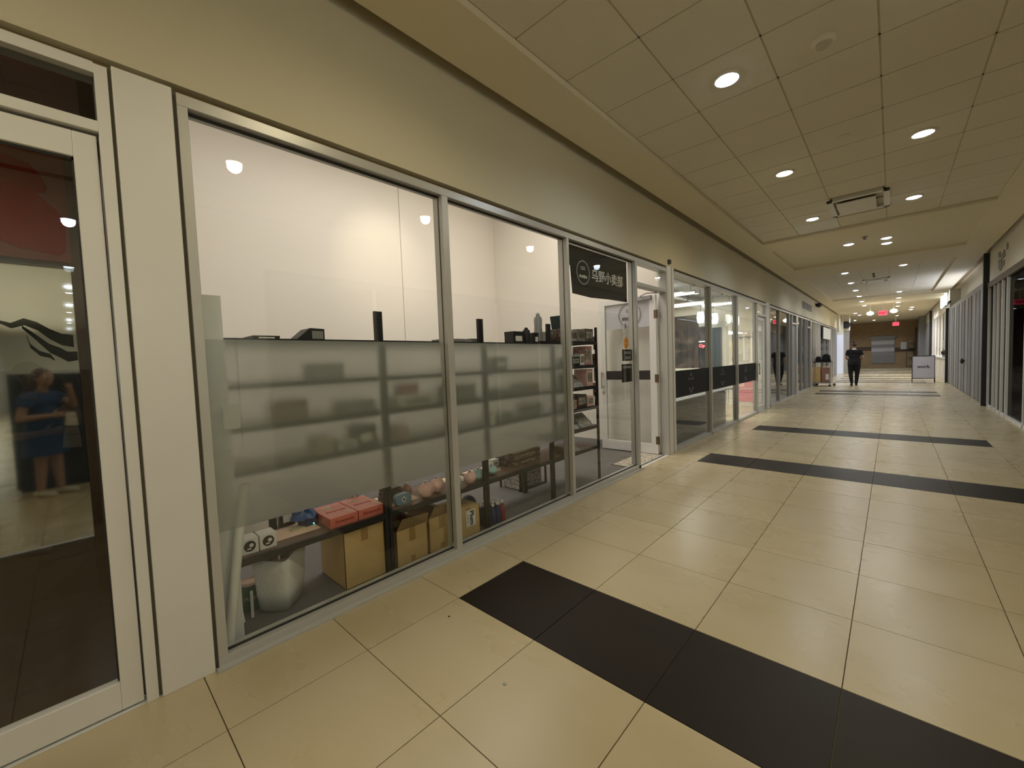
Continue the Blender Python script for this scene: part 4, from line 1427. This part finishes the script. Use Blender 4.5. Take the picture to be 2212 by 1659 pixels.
# ================================================================== FAR LEFT SHOPFRONTS
w3 = root('window_3')
hbar(w3, 12.93, 17.10, 2.70, 2.755, 'head')
hbar(w3, 12.93, 16.30, 0, .05, 'sill')
for a in (12.93, 14.20, 15.80, 16.28):
    vbar(w3, a, a + .05, 0)
pane(w3, 12.98, 14.20, .05, 2.70, 'dglass')
pane(w3, 14.25, 15.80, .05, 2.70, 'dglass')
pane(w3, 15.85, 16.28, .05, 2.70, 'dglass')
pane(w3, 16.33, 17.05, 2.46, 2.70, 'dglass', 'transom_pane')
hbar(w3, 16.33, 17.10, 2.40, 2.46, 'transom_bar')
MB().box(-2.50, -2.46, 16.35, 17.05, .02, 2.38).build('door_leaf', 'grey', w3)
vbar(w3, 17.08, 17.40, 0, 2.755, 'jamb')
w4 = root('window_4')
hbar(w4, 17.40, 20.60, 2.70, 2.755, 'head')
hbar(w4, 17.40, 19.60, 0, .05, 'sill')
for a in (18.25, 19.20, 19.62):
    vbar(w4, a, a + .05, 0)
for a, b_ in ((17.40, 18.25), (18.30, 19.20), (19.25, 19.62)):
    pane(w4, a, b_, .05, 2.70, 'dglass')
pane(w4, 19.67, 20.45, 2.46, 2.70, 'dglass', 'transom_pane')
hbar(w4, 19.67, 20.45, 2.40, 2.46, 'transom_bar')
MB().box(-2.49, -2.46, 19.67, 20.45, .02, 2.38).build('door_leaf', 'dglass', w4)
vbar(w4, 20.45, 20.70, 0, 2.755, 'jamb')
w5 = root('window_5')
hbar(w5, 20.70, 27.4, 2.70, 2.755, 'head')
hbar(w5, 20.70, 23.60, 0, .05, 'sill')
for a in (21.9, 22.9, 23.5, 25.4, 27.3):
    vbar(w5, a, a + .05, 0)
for a, b_ in ((20.70, 21.9), (21.95, 22.9), (22.95, 23.5), (23.55, 25.4), (25.45, 27.3)):
    pane(w5, a, b_, .05, 2.70, 'glass' if b_ < 23.6 else 'dglass')
w6 = root('window_6')
hbar(w6, 27.4, 31.2, 2.70, 2.755, 'head')
for k in range(8):
    MB().box(-2.50, -2.44 + .02 * (k % 2), 27.42 + k * .47, 27.42 + k * .47 + .43, 0, 2.70).build('shutter_panel', 'grey', w6)
ps = thing('hanging_sign', 'blank white hanging sign panel on the far left shopfront', 'sign', (-2.40, 24.2, 2.06))
MB().box(0, .03, 0, 3.0, 0, .55).build('panel', 'white', ps)
MB().box(0, .01, .2, .22, .55, .70).box(0, .01, 2.8, 2.82, .55, .70).build('bracket', 'grey', ps)
for k in range(9):
    z = .4 + .2 * k
    t = simple_box('display_box', ['lowest', 'second lowest', 'third lowest', 'fourth', 'fifth', 'sixth', 'seventh', 'eighth', 'topmost'][k] + ' blurred display box stacked in the lit far left shop window', 21.1 + .08 * (k % 3), 21.6 + .1 * (k % 2), -2.9, -2.65, z - .4, z - .215, ['packs', 'packs2', 'carton', 'white', 'pinkbag'][k % 5], group='stacked display boxes in the far left shop', inset=False)

# vent grille and cctv camera on the left fascia
vg = thing('vent_grille', 'dark two part vent grille high on the far left wall', 'vent', (WX, 18.5, 3.10))
for s_ in (0, 1):
    f_v = MB().box(0, .02, s_ * 1.18, s_ * 1.18 + 1.08, 0, .24).build('grille_frame', 'grey', vg)
    sl_ = MB()
    for k in range(6):
        sl_.box(.02, .028, s_ * 1.18 + .04, s_ * 1.18 + 1.04, .025 + k * .036, .04 + k * .036)
    sl_.build('louvre', 'blackm', f_v)
cc = thing('security_camera', 'black dome security camera on the left wall beyond the vent grille', 'camera', (WX, 22.0, 3.42))
MB().box(0, .05, -.07, .07, .02, .12).build('mount', 'black', cc, bevel=.01)
MB().ball((.12, 0, .03), .11, .11, .10, 16, 10).build('dome', 'black', cc, smooth=True)

# wall return and pillars at the far end of the left side
struct(MB().box(-4.4, -2.30, 31.2, 31.5, 2.60, 3.66).build('wall_left_return', 'rwall'))
struct(MB().box(-2.62, -2.24, 32.8, 33.2, 0, 3.66).build('trim_pale_pillar', 'rwall'))
struct(MB().box(-2.60, -2.26, 32.78, 32.80, 0.02, 2.45).build('trim_glowing_pillar_face', 'pillar_glow'))  # thin added face whose glow imitates light on the pillar
struct(MB().box(-2.24, -1.98, 33.2, 33.5, 0, 2.70).build('trim_grey_panel', 'grey'))
struct(MB().box(-2.26, -1.96, 33.1, 33.6, 2.70, 3.66).build('trim_cream_pillar_head', 'rwall'))
sp = thing('wall_speaker', 'round black speaker on the pillar head before the brick wall', 'speaker', (-2.12, 33.05, 3.06))
MB().cyl((0, 0, 0), (0, -.20, .0), .22, n=24).build('cabinet', 'black', sp, smooth=True)
MB().cyl((0, -.20, 0), (0, -.21, .0), .17, n=24).build('cone', 'blackm', sp, smooth=True)

# far wall features
ro = thing('roller_shutter', 'grey ribbed roller shutter in the far brick wall', 'shutter', (-.55, 43.98, 0))
for k in range(14):
    MB().box(-.68, .68, -.05 - .01 * (k % 2), 0, 1.0 + .095 * k, 1.0 + .095 * k + .09).build('slat', mat('shutter_grey' + str(k // 3 % 2), ((.34, .34, .36), (.62, .62, .66))[k // 3 % 2], .5), ro)
MB().box(-.78, .78, -.12, 0, 2.33, 2.50).build('housing', 'grey', ro)
MB().box(-.70, .70, -.04, 0, .35, 1.0).build('lower_panel', 'greyp', ro)
tag(bx('dark_band', -2.4, -1.24, 43.94, 43.99, 1.42, 1.70, 'brownp'), 'dark horizontal band on the brick wall left of the shutter', 'band')
tag(bx('dark_band', .16, 1.25, 43.94, 43.99, 1.25, 1.55, 'brownp'), 'dark horizontal band on the brick wall right of the shutter', 'band')
nn = thing('wall_notice', 'white square notice on the dark band of the far brick wall', 'notice', (.67, 43.93, 1.42))
MB().box(-.19, .19, -.02, 0, 0, .55).build('sheet', 'paper', nn)
MB().box(-.14, .14, -.025, -.0201, .12, .14).box(-.14, .14, -.025, -.0201, .25, .27).box(-.14, .10, -.025, -.0201, .38, .40).build('print', 'greyp', nn)
tag(MB().box(1.26, 1.36, 43.4, 43.6, 0, 3.0).build('dark_post', 'brownp'), 'dark post before the right end of the brick wall', 'post')
struct(MB().box(1.38, 1.70, 40.0, 43.9, 0, 3.66).build('wall_right_far_return', 'grey'))
sh_ = thing('grey_shelf_rack', 'dim grey rack beside the dark post at the brick wall', 'rack', (1.0, 43.5, 0))
for z in (.3, .9, 1.5, 2.0):
    MB().box(-.20, .20, -.2, .2, z, z + .03).build('rack_shelf', 'grey', sh_)
for x in (-.19, .19):
    MB().box(x - .015, x + .015, -.2, -.17, 0, 2.1).build('rack_post', 'blackm', sh_)

# exit signs
def exit_sign(x, y, z, label, lamps):
    t = thing('exit_sign', label, 'exit sign', (x, y, z), group='red exit signs')
    MB().box(-.15, .15, 0, .05, 0, .21).build('housing', 'exit_red', t, bevel=.004)
    text('letters', 'EXIT', .13, (0, -.004, .10), FACE_MY, 'redink', t, ext=.002, bold=.004)
    MB().box(-.02, .02, .01, .04, .21, 3.64 - z).build('stem', 'white', t)
    return t


exit_sign(-.335, 26.0, 3.05, 'nearer red exit sign between two round emergency lamps', 1)
exit_sign(.15, 35.0, 2.90, 'farther red exit sign in front of the brick wall', 0)
for k, x in enumerate((-.78, .04)):
    t = thing('emergency_lamp', ['left', 'right'][k] + ' round emergency lamp beside the nearer exit sign', 'lamp', (x, 26.0, 3.18 + .03 * k))
    MB().ball((0, 0, 0), .13, .06, .09, 16, 10).build('lamp_head', 'lamp_warm', t, smooth=True)
    MB().box(-.02, .02, .0, .04, .08, 3.64 - 3.18 - .03 * k).build('bracket', 'white', t)

# ================================================================== RIGHT SIDE
WR = RX
struct(MB().box(WR, WR + .16, -6, -2.2, 0, 3.90).box(WR, WR + .16, 2.0, 15.1, 2.93, 3.90).box(1.98, 2.12, 15.1, 24.2, 2.93, 3.90).box(1.84, 1.98, 15.0, 15.1, 2.93, 3.9).box(1.84, 1.98, 24.2, 24.3, 3.02, 3.9).box(WR, WR + .16, 24.2, 44, 3.02, 3.90).build('wall_right', 'rwall'))  # far fascia set back to make an added recess for the hidden lamp
struct(MB().box(WR - .03, WR + .10, 2.0, 15.0, 2.80, 2.93).build('trim_right_head', 'brownp'))
struct(MB().box(WR - .01, 1.98, 15.0, 24.2, 2.90, 2.96).box(WR - .01, WR + .02, 15.1, 24.2, 2.96, 3.04).build('trim_right_head_far', 'grey'))  # ledge and lip added to conceal the upward lamp
posts = [(14.95, 3.64, 'nearest black post on the right side of the corridor'), (24.25, 3.02, 'second black post on the right side, left of the ribbed panels'), (34.3, 3.6, 'slim far black post at the right end of the corridor')]
for y, h, l in posts:
    tag(MB().box(1.585, 1.685, y, y + .12, 0, h).build('black_post', 'black'), l, 'post')
w7 = root('window_7')


def rbar(p, y0, y1, z0, z1, m='frame', name='mullion', x0=1.66, x1=1.75):
    return MB().box(x0, x1, y0, y1, z0, z1).build(name, m, p)


y = 14.9
i = 0
for (a, b_, kind) in ((14.2, 14.9, 'g'), (13.75, 14.2, 'g'), (13.25, 13.75, 'd'), (12.75, 13.25, 'g'), (11.2, 12.75, 'g'), (9.7, 11.2, 'g'), (8.2, 9.7, 'g'), (6.7, 8.2, 'g'), (5.2, 6.7, 'g'), (3.7, 5.2, 'g'), (2.2, 3.7, 'g')):
    rbar(w7, b_ - .05, b_, 0, 2.80)
    if kind == 'g':
        MB().box(1.70, 1.708, a, b_ - .05, .05, 2.80).build('pane', 'rglass', w7)
    else:
        MB().box(1.69, 1.72, a, b_ - .05, .02, 2.80).build('dark_panel', 'brownp', w7)
rbar(w7, 2.2, 14.9, 0, .05, name='sill')
struct(MB().box(1.68, 1.76, 2.0, 2.2, 0, 2.80).build('wall_right_near', 'brownp'))
struct(bx('wall_right_shop_back', 3.4, 3.5, 2.0, 24.2, 0, 3.2, 'purple'))
# side hall opposite, seen only in reflections
struct(bx('wall_side_hall_left', 1.84, 24.0, 2.0, 2.1, 0, 3.9, 'rwall'))
struct(bx('wall_side_hall_right', 1.84, 24.0, -2.3, -2.2, 0, 3.9, 'rwall'))
struct(bx('wall_side_hall_end', 24.0, 24.1, -2.3, 2.1, 0, 3.9, 'rwall'))
struct(bx('ceiling_side_hall', 1.80, 24.0, -2.3, 2.1, 3.66, 3.86, 'soffit'))
struct(bx('floor_side_hall', 1.76, 24.0, -2.3, 2.1, -.001, .0, 'floor_tile'))
struct(bx('ceiling_right_shop', 1.84, 3.5, 2.1, 24.2, 3.1, 3.16, 'grey'))
pp = thing('leaning_board', 'brown notice board seen through the right hand shop glass', 'board', (1.95, 11.7, .85))
MB().box(0, .03, 0, .9, 0, 1.25).build('board', 'brownp', pp)
MB().box(-.012, -.002, .12, .75, .75, 1.15).box(-.012, -.002, .2, .6, .2, .6).build('sheet', 'greyp', pp)
em = thing('wall_emblem', 'grey emblem with a dot on the cream fascia at the right', 'emblem', (WR, 13.5, 3.08))
MB().prism([(-.10, -.03), (.10, -.05), (.28, .03), (.30, .22), (.10, .18), (-.05, .20)], 0, -.012, 0).build('lower_shape', mat('emblem_grey', (.27, .28, .25), .6), em)
MB().prism([(-.42, .18), (-.10, .16), (-.02, .26), (-.34, .33)], 0, -.012, 0).prism([(.10, .23), (.28, .25), (.36, .38), (.12, .36)], 0, -.012, 0).prism([(-.35, .02), (-.15, .0), (-.12, .12), (-.33, .12)], 0, -.012, 0).build('upper_shape', 'emblem_grey' if False else MATS['emblem_grey'], em)
MB().cyl((-.012, -.62, .34), (0, -.62, .34), .07, n=20).build('dot', MATS['emblem_grey'], em)
# ribbed folding panels y 15.1 .. 24.2
w8 = root('window_8')
n = 24
for k in range(n):
    a = 15.10 + k * (24.2 - 15.10) / n
    b_ = a + (24.2 - 15.10) / n
    wv_ = [0, .03, .01, .04][k % 4]
    MB().box(1.68 - wv_ * .5, 1.72, a + .01, b_ - .012, 0.01, 2.90).build('folding_panel', ['grey', 'greyp', 'grey', 'panel_l'][(k * 7) % 4], w8)
kn = bpy.data.objects.new('knob', None)
C.objects.link(kn)
kn.parent = w8
kn.location = (1.66, 19.0, 1.0)
MB().cyl((.0, 0, 0), (-.04, 0, 0), .03, n=12).build('stem', 'blackm', kn)
MB().ball((-.06, 0, 0), .04, .09, .09, 16, 10).build('ball', 'black', kn, smooth=True)
# lit letters sign
ls = thing('lit_letter_sign', 'glowing white letters with teal sides on the right fascia', 'sign', (WR - .10, 25.0, 3.36))
for k, (s, yy) in enumerate((('b', 1.25), ('b', .45), ('d', -.55))):
    text('letter', s, 1.0, (.0, yy * .95, .02 + (.0)), FACE_MX, 'sign_w', ls, ext=.03, bold=.02, sx=1.25).location.z = .12
MB().box(.04, .10, -1.4, 1.8, -.16, -.10).build('raceway', 'teal', ls)
# lit shop beyond the second post
w9 = root('window_9')
for a in (24.4, 26.2, 28.0, 29.8, 31.6, 33.4):
    rbar(w9, a, a + .08, 0, 3.02, 'frame')
for a in (24.48, 26.28, 28.08, 29.88, 31.68):
    MB().box(1.70, 1.708, a, a + 1.72, 1.0, 3.0).build('pane', 'glass', w9)
rbar(w9, 24.4, 33.4, 0, .95, 'rwall', 'low_wall')
rbar(w9, 24.4, 33.4, .95, 1.02, 'white', 'ledge', x0=1.60)
struct(bx('wall_lit_right_back', 4.2, 4.3, 24.2, 34.4, 0, 3.2, 'rwall'))
struct(bx('wall_lit_right_side', 1.84, 4.2, 34.4, 34.5, 0, 3.2, 'rwall'))
struct(bx('wall_lit_right_near', 1.84, 4.2, 24.20, 24.28, 0, 3.2, 'grey'))
struct(bx('ceiling_lit_right', 1.84, 4.3, 24.2, 34.5, 3.1, 3.16, 'rwall'))
for k in range(6):
    tag(bx('display_stand', 2.1, 2.5, 24.9 + 1.5 * k, 25.2 + 1.5 * k, 0, 1.5 + .4 * (k % 3), ['brownp', 'grey', 'carton'][k % 3]), ['nearest', 'second', 'third', 'fourth', 'fifth', 'farthest'][k] + ' display stand inside the lit shop at the far right', 'display', 'display stands in the far right shop')
struct(MB().box(1.66, 1.80, 34.5, 44.0, 0, 3.04).build('wall_right_end', 'grey'))
dv = thing('ledge_plant', 'small dark object on the pale ledge of the far right shop', 'object', (1.64, 25.6, 1.02))
MB().lathe([(.05, 0), (.07, .10)], n=14).build('pot', 'grey', dv, smooth=True)
MB().ball((0, 0, .20), .10, .12, .12, 14, 9).build('foliage', 'black', dv, smooth=True)

# sandwich board
sb = thing('sandwich_board', 'black framed white sandwich board with one dark word', 'sign', (.965, 24.4, 0))
for s_ in (-1, 1):
    a = R(10) * s_
    fo = bpy.data.objects.new('board_side', None)
    C.objects.link(fo)
    fo.parent = sb
    fo.location = (0, 0, 1.12)
    fo.rotation_euler = (a * -1, 0, 0)
    fr = MB().box(-.345, -.325, -.012, .012, -1.13, 0).box(.325, .345, -.012, .012, -1.13, 0).box(-.345, .345, -.012, .012, -.02, .01).box(-.325, .325, -.012, .012, -.96, -.94)
    fr.build('frame', 'blackm', fo)
    MB().box(-.325, .325, -.006, .006, -.94, -.02).build('face', mat('board_white', (.50, .48, .53), .5), fo)
    if s_ == 1:
        text('word', 'work', .17, (0, -.008, -.46), FACE_MY, 'ink', fo, ext=.001, bold=.005)

# ================================================================== PEOPLE
def cap(b, p0, p1, r0, r1, ends=True):
    b.cyl(p0, p1, r0, r1, n=14)
    if ends:
        b.ball(p0, r0, r0, r0, 12, 8)
        b.ball(p1, r1, r1, r1, 12, 8)


def fuse(b, name, m, parent, voxel, it=4):
    o = b.build(name, m, parent, smooth=False, fix=True)
    r = o.modifiers.new('remesh', 'REMESH')
    r.mode = 'VOXEL'
    r.voxel_size = voxel
    r.use_smooth_shade = True
    s = o.modifiers.new('smooth', 'SMOOTH')
    s.factor = .5
    s.iterations = it
    return o


def hand(b, wrist, d, side, k=1.0, curl=.5):
    """palm and five fingers; d = direction of the hand, side = direction of the thumb"""
    d = Vector(d).normalized()
    s = Vector(side)
    s = (s - d * s.dot(d)).normalized()
    nrm = d.cross(s)
    w_ = Vector(wrist)
    pc_ = w_ + d * .045 * k
    for t_ in (-.026, -.009, .009, .026):
        cap(b, w_ + d * .015 * k + s * t_ * .6 * k, w_ + d * .085 * k + s * t_ * k, .014 * k, .0105 * k)
    for t_, L in ((.028, .068), (.0095, .078), (-.0095, .072), (-.028, .056)):
        a = w_ + d * .088 * k + s * t_ * k
        b1 = a + (d * math.cos(curl * .6) + nrm * math.sin(curl * .6)) * L * .5 * k
        c1 = b1 + (d * math.cos(curl * 1.6) + nrm * math.sin(curl * 1.6)) * L * .5 * k
        cap(b, a, b1, .0088 * k, .0080 * k)
        cap(b, b1, c1, .0080 * k, .0066 * k)
    a = w_ + d * .025 * k + s * .030 * k
    b1 = a + (d * .6 + s * .8) * .036 * k
    c1 = b1 + (d * .9 + s * .25 + nrm * .3).normalized() * .032 * k
    cap(b, a, b1, .012 * k, .0095 * k)
    cap(b, b1, c1, .0095 * k, .0075 * k)


def head(b, c, hs, fwd=(0, 1, 0)):
    """head, jaw, nose, ears, lips; c = centre of the skull"""
    c = Vector(c)
    f = Vector(fwd).normalized()
    u = Vector((0, 0, 1))
    r = f.cross(u).normalized()
    u = r.cross(f)
    b.ball(c, .078 * hs, .094 * hs, .098 * hs, 20, 14)
    b.ball(c + f * .020 * hs - u * .055 * hs, .058 * hs, .066 * hs, .062 * hs, 16, 10)
    b.ball(c + f * .055 * hs - u * .098 * hs, .024 * hs, .022 * hs, .020 * hs, 12, 8)
    cap(b, c + f * .088 * hs + u * .005 * hs, c + f * .108 * hs - u * .030 * hs, .009 * hs, .013 * hs)
    b.ball(c + f * .086 * hs - u * .060 * hs, .022 * hs, .010 * hs, .007 * hs, 12, 8)
    for s in (-1, 1):
        b.ball(c + r * s * .078 * hs - u * .010 * hs - f * .008 * hs, .010 * hs, .018 * hs, .028 * hs, 10, 8)


def eyes(c, hs, fwd, parent):
    c = Vector(c)
    f = Vector(fwd).normalized()
    r = f.cross(Vector((0, 0, 1))).normalized()
    for s in (-1, 1):
        p = c + f * .080 * hs + r * s * .032 * hs + Vector((0, 0, .004))
        MB().ball(p, .013 * hs, .013 * hs, .010 * hs, 12, 8).build('eye', 'paper', parent, smooth=True)
        MB().ball(p + f * .010 * hs, .006 * hs, .006 * hs, .006 * hs, 10, 6).build('iris', 'hair2', parent, smooth=True)


# --- woman in black walking away
wp = thing('person', 'person in a black top and black trousers walking away down the corridor', 'person', (-1.14, 21.9, 0), R(4))
wp.scale = (1.05, 1.05, 1.05)
b = MB()
hx = .095
head(b, (0, .03, 1.615), 1.0, (0, 1, -.15))
cap(b, (0, .0, 1.38), (0, .02, 1.53), .055, .050)
b.ball((0, 0, 1.30), .185, .10, .12)
b.ball((0, 0, 1.15), .155, .095, .16)
b.ball((0, 0, .98), .17, .115, .13)
legs = [((-hx, 0, .92), (-hx - .01, .05, .50), (-hx + .02, -.10, .10), -1), ((hx, 0, .92), (hx - .005, .06, .50), (hx - .03, .10, .08), 1)]
for hp, kn_, an, s in legs:
    cap(b, hp, kn_, .088, .058)
    cap(b, kn_, an, .055, .036)
    cap(b, (an[0], an[1] - .03, .035), (an[0] + .015 * s, an[1] + .15, .03), .035, .028)
arms = [((-.185, 0, 1.36), (-.245, .02, 1.10), (-.17, .20, 1.00)), ((.185, 0, 1.36), (.255, .0, 1.10), (.20, .16, .97))]
for sh, el, wr in arms:
    cap(b, (0, 0, 1.36), sh, .06, .055)
    cap(b, sh, el, .048, .037)
    cap(b, el, wr, .036, .026)
    hand(b, wr, Vector(wr) - Vector(el), (0, 0, 1), 1.0, .9)
body = fuse(b, 'body', 'skin', wp, .011)
eyes((0, .03, 1.615), 1.0, (0, 1, -.1), wp)
b = MB()
b.ball((0, 0, 1.31), .205, .118, .12).ball((0, 0, 1.16), .185, .125, .18).ball((0, 0, 1.0), .20, .14, .16)
cap(b, (-.12, 0, 1.385), (.12, 0, 1.385), .062, .062)
for sh, el, wr in arms:
    m_ = Vector(sh).lerp(Vector(el), .62)
    cap(b, (sh[0] * .6, 0, 1.37), sh, .075, .068)
    b.cyl(sh, tuple(m_), .066, .062, n=14)
b.cyl((0, 0, 1.0), (0, 0, .84), .18, .20, n=20)
fuse(b, 'black_top', 'cloth', wp, .012)
b = MB()
b.ball((0, -.005, .93), .205, .145, .14)
for hp, kn_, an, s in legs:
    cap(b, hp, kn_, .115, .078)
    cap(b, kn_, (an[0], an[1], an[2] + .03), .074, .052)
fuse(b, 'trousers', 'cloth', wp, .012)
b = MB()
b.ball((0, .012, 1.635), .088, .098, .100, 20, 12).ball((0, -.06, 1.60), .07, .05, .07).ball((-.01, -.055, 1.735), .045, .045, .040)
fuse(b, 'hair', 'hair', wp, .010, 2)
for s, an in ((-1, legs[0][2]), (1, legs[1][2])):
    b = MB()
    cap(b, (an[0], an[1] - .04, .042), (an[0] + .015 * s, an[1] + .17, .034), .046, .036)
    fuse(b, 'shoe', 'cloth', wp, .010, 2)
    MB().box(an[0] - .04, an[0] + .045, an[1] - .09, an[1] + .20, 0, .014).build('sole', 'shoe', wp, bevel=.005)
b = MB()
b.cyl((0, -.035, 1.40), (0, -.02, 1.45), .075, .060, n=20)
b.build('pale_collar', 'paper', wp, smooth=True)

# --- photographer, seen only as a reflection in the left shop
ph = thing('person', 'person in a blue dress holding up a phone, reflected in the left shop glass', 'person', (.44, -.26, 0), .7487)
inv = Matrix.Rotation(-.7487, 4, 'Z') @ Matrix.Translation((-.44, .26, 0))
camL = inv @ (CAM - FWD * .02)          # phone position in her own frame
b = MB()
hc = (0, .05, 1.50)
head(b, hc, 1.0, (-.15, 1, 0))
cap(b, (0, .0, 1.27), (0, .03, 1.42), .055, .050)
b.ball((0, 0, 1.20), .17, .10, .11).ball((0, 0, 1.06), .145, .10, .14).ball((0, 0, .90), .17, .12, .13)
lg = [((-.09, 0, .84), (-.085, .02, .46), (-.08, -.02, .09), -1), ((.09, 0, .84), (.085, .03, .46), (.09, .05, .09), 1)]
for hp, kn_, an, s in lg:
    cap(b, hp, kn_, .092, .060)
    cap(b, kn_, an, .058, .038)
    cap(b, (an[0], an[1] - .03, .04), (an[0] + .02 * s, an[1] + .14, .032), .034, .027)
wrR = camL + Vector((.085, -.07, -.10))
arm2 = [((.17, 0, 1.25), (.22, .17, 1.13), tuple(wrR)), ((-.17, 0, 1.25), (-.24, -.02, 1.00), (-.10, .20, 1.02))]
for sh, el, wr in arm2:
    cap(b, (0, 0, 1.25), sh, .06, .055)
    cap(b, sh, el, .052, .040)
    cap(b, el, wr, .039, .026)
hand(b, wrR, (-.3, .15, 1), (-1, .2, 0), 1.0, .7)
hand(b, (-.10, .20, 1.02), (1, .8, .1), (0, 0, 1), 1.0, 1.1)
fuse(b, 'body', 'skin', ph, .009)
eyes(hc, 1.0, (-.15, 1, 0), ph)
b = MB()
b.ball((0, 0, 1.20), .19, .118, .12).ball((0, 0, 1.04), .165, .115, .16)
cap(b, (-.11, 0, 1.27), (.11, 0, 1.27), .058, .058)
for sh, el, wr in arm2:
    m_ = Vector(sh).lerp(Vector(el), .45)
    cap(b, (sh[0] * .6, 0, 1.26), sh, .072, .066)
    b.cyl(sh, tuple(m_), .066, .070, n=14)
b.lathe([(.17, 1.02), (.185, .90), (.215, .70), (.235, .52), (.22, .52)], n=28, sx=1.0, sy=.80)
fuse(b, 'dress', 'dress', ph, .011)
b = MB()
b.ball((0, .030, 1.52), .088, .096, .100, 20, 12).ball((0, -.03, 1.43), .085, .07, .13)
fuse(b, 'hair', 'hair2', ph, .010, 2)
for hp, kn_, an, s in lg:
    b = MB()
    cap(b, (an[0], an[1] - .04, .042), (an[0] + .02 * s, an[1] + .16, .034), .046, .036)
    fuse(b, 'shoe', 'shoe', ph, .010, 2)
# phone held at the viewpoint, just behind the lens
pn = thing('phone', 'dark phone held up by the reflected photographer', 'phone', tuple(CAM - FWD * .030))
pn.rotation_mode = 'QUATERNION'
pn.rotation_quaternion = cam.matrix_world.to_quaternion()
MB().box(-.075, .075, -.038, .038, .0, .009).build('body', 'black', pn, bevel=.003)
MB().box(-.07, .07, -.034, .034, .0092, .0096).build('screen', mat('phone_screen', (.1, .1, .12), .1, emit=.25, ecol=(.8, .75, .7)), pn)
pu = thing('purse', 'small cream purse held at the waist of the reflected photographer', 'bag', tuple(Matrix.Rotation(.7487, 3, 'Z') @ Vector((.03, .30, .88)) + Vector((.44, -.26, 0))), .7487)
MB().prism([(-.07, 0), (.07, -.02), (.05, .16), (-.04, .17)], 1, -.02, .02).build('pouch_body', 'shoe', pu, bevel=.008)
MB().box(-.035, .045, -.023, .023, .10, .105).build('zip', 'bronze', pu)
kz = thing('dark_kiosk', 'dark navy display cabinet standing behind the photographer', 'cabinet', (1.15, .35, 0))
MB().box(-.28, .28, -.90, .60, .04, 1.55).build('body', 'kiosk', kz, bevel=.01)
MB().box(-.25, .25, -.87, .57, 0, .04).build('plinth', 'black', kz)
MB().box(-.285, -.28, -.80, .50, .25, 1.40).build('front_panel', 'kiosk', kz)
cr_ = thing('white_crate', 'white crate stack left of the dark cabinet behind the photographer', 'crate', (1.35, -1.0, 0))
for k in range(4):
    MB().box(-.18, .18, -.22, .22, .01 + .33 * k, .30 + .33 * k).build('crate_body', 'white', cr_, bevel=.01)

# --- cart with bags by the far left shops
ca = thing('clothes_cart', 'wheeled cart with beige side panels beside the far left shop', 'cart', (-2.15, 21.6, 0))
for (x, y) in ((-.28, -.22), (.26, -.22), (-.24, .45), (.36, .35)):
    wl = MB().cyl((x, y - .02, .05), (x, y + .02, .05), .05, n=16).build('wheel', 'black', ca, smooth=True)
    MB().box(x - .02, x + .02, y - .03, y + .03, .06, .13).build('caster_fork', 'steel', wl)
MB().box(-.30, .30, -.25, .45, .13, .17).build('base_shelf', 'grey', ca)
for (x, y) in ((-.28, -.23), (.28, -.23), (-.28, .43), (.28, .43)):
    MB().box(x - .012, x + .012, y - .012, y + .012, .17, 1.0).build('upright', 'steel', ca)
MB().box(-.30, .30, -.25, .45, 1.0, 1.04).build('top_tray', 'black', ca)
tag(MB().box(-2.42, -2.20, 21.42, 21.95, .175, .80).build('beige_box', 'carton'), 'tall beige box standing left on the base of the wheeled cart', 'box')
tag(MB().box(-2.17, -1.90, 21.42, 21.95, .175, .78).build('brown_box', 'brownbag'), 'brownish box standing right on the base of the wheeled cart', 'box')
tag(MB().prism([(-2.12, .80), (-1.94, .79), (-1.94, .83), (-2.12, .84)], 1, 21.42, 21.9).build('cream_sheet', 'peach'), 'pale cream sheet on the brownish box of the cart', 'sheet')
tag(MB().box(-2.03, -1.92, 21.405, 21.412, .28, .52).build('white_card', 'paper'), 'white card on the front of the brownish box of the cart', 'card')
for k, (x, y, w_, h) in enumerate(((-2.30, 21.7, .10, .22), (-2.03, 21.7, .155, .31))):
    t = thing('black_bag', ['small black bag on the left of the cart top', 'large black bag on the right of the cart top'][k], 'bag', (x, y, 1.041))
    MB().prism([(-w_, 0), (w_, 0), (w_ * .75, h * .8), (w_ * .3, h), (-w_ * .5, h * .97), (-w_ * .9, h * .6)], 1, -.15, .15).build('bag_body', 'cloth', t, bevel=.02)
    MB().cyl((-.03, 0, h * .9), (-.03, 0, h + .05), .012, n=8).build('handle', 'grey', t)

for k, (x, y, r) in enumerate(((-1.875, 1.408, .006), (-1.28, 1.254, .009))):
    o = MB().lathe([(r, 0), (r * .8, .003), (r * .3, .004)], (x, y, .0002), n=9, sx=1.3).build('dirt_speck', 'brownp' if k == 0 else 'grey')
    tag(o, ['tiny dark speck on the beige tile before the dark band', 'small grey spot on the beige tile at the bottom middle'][k], 'speck')
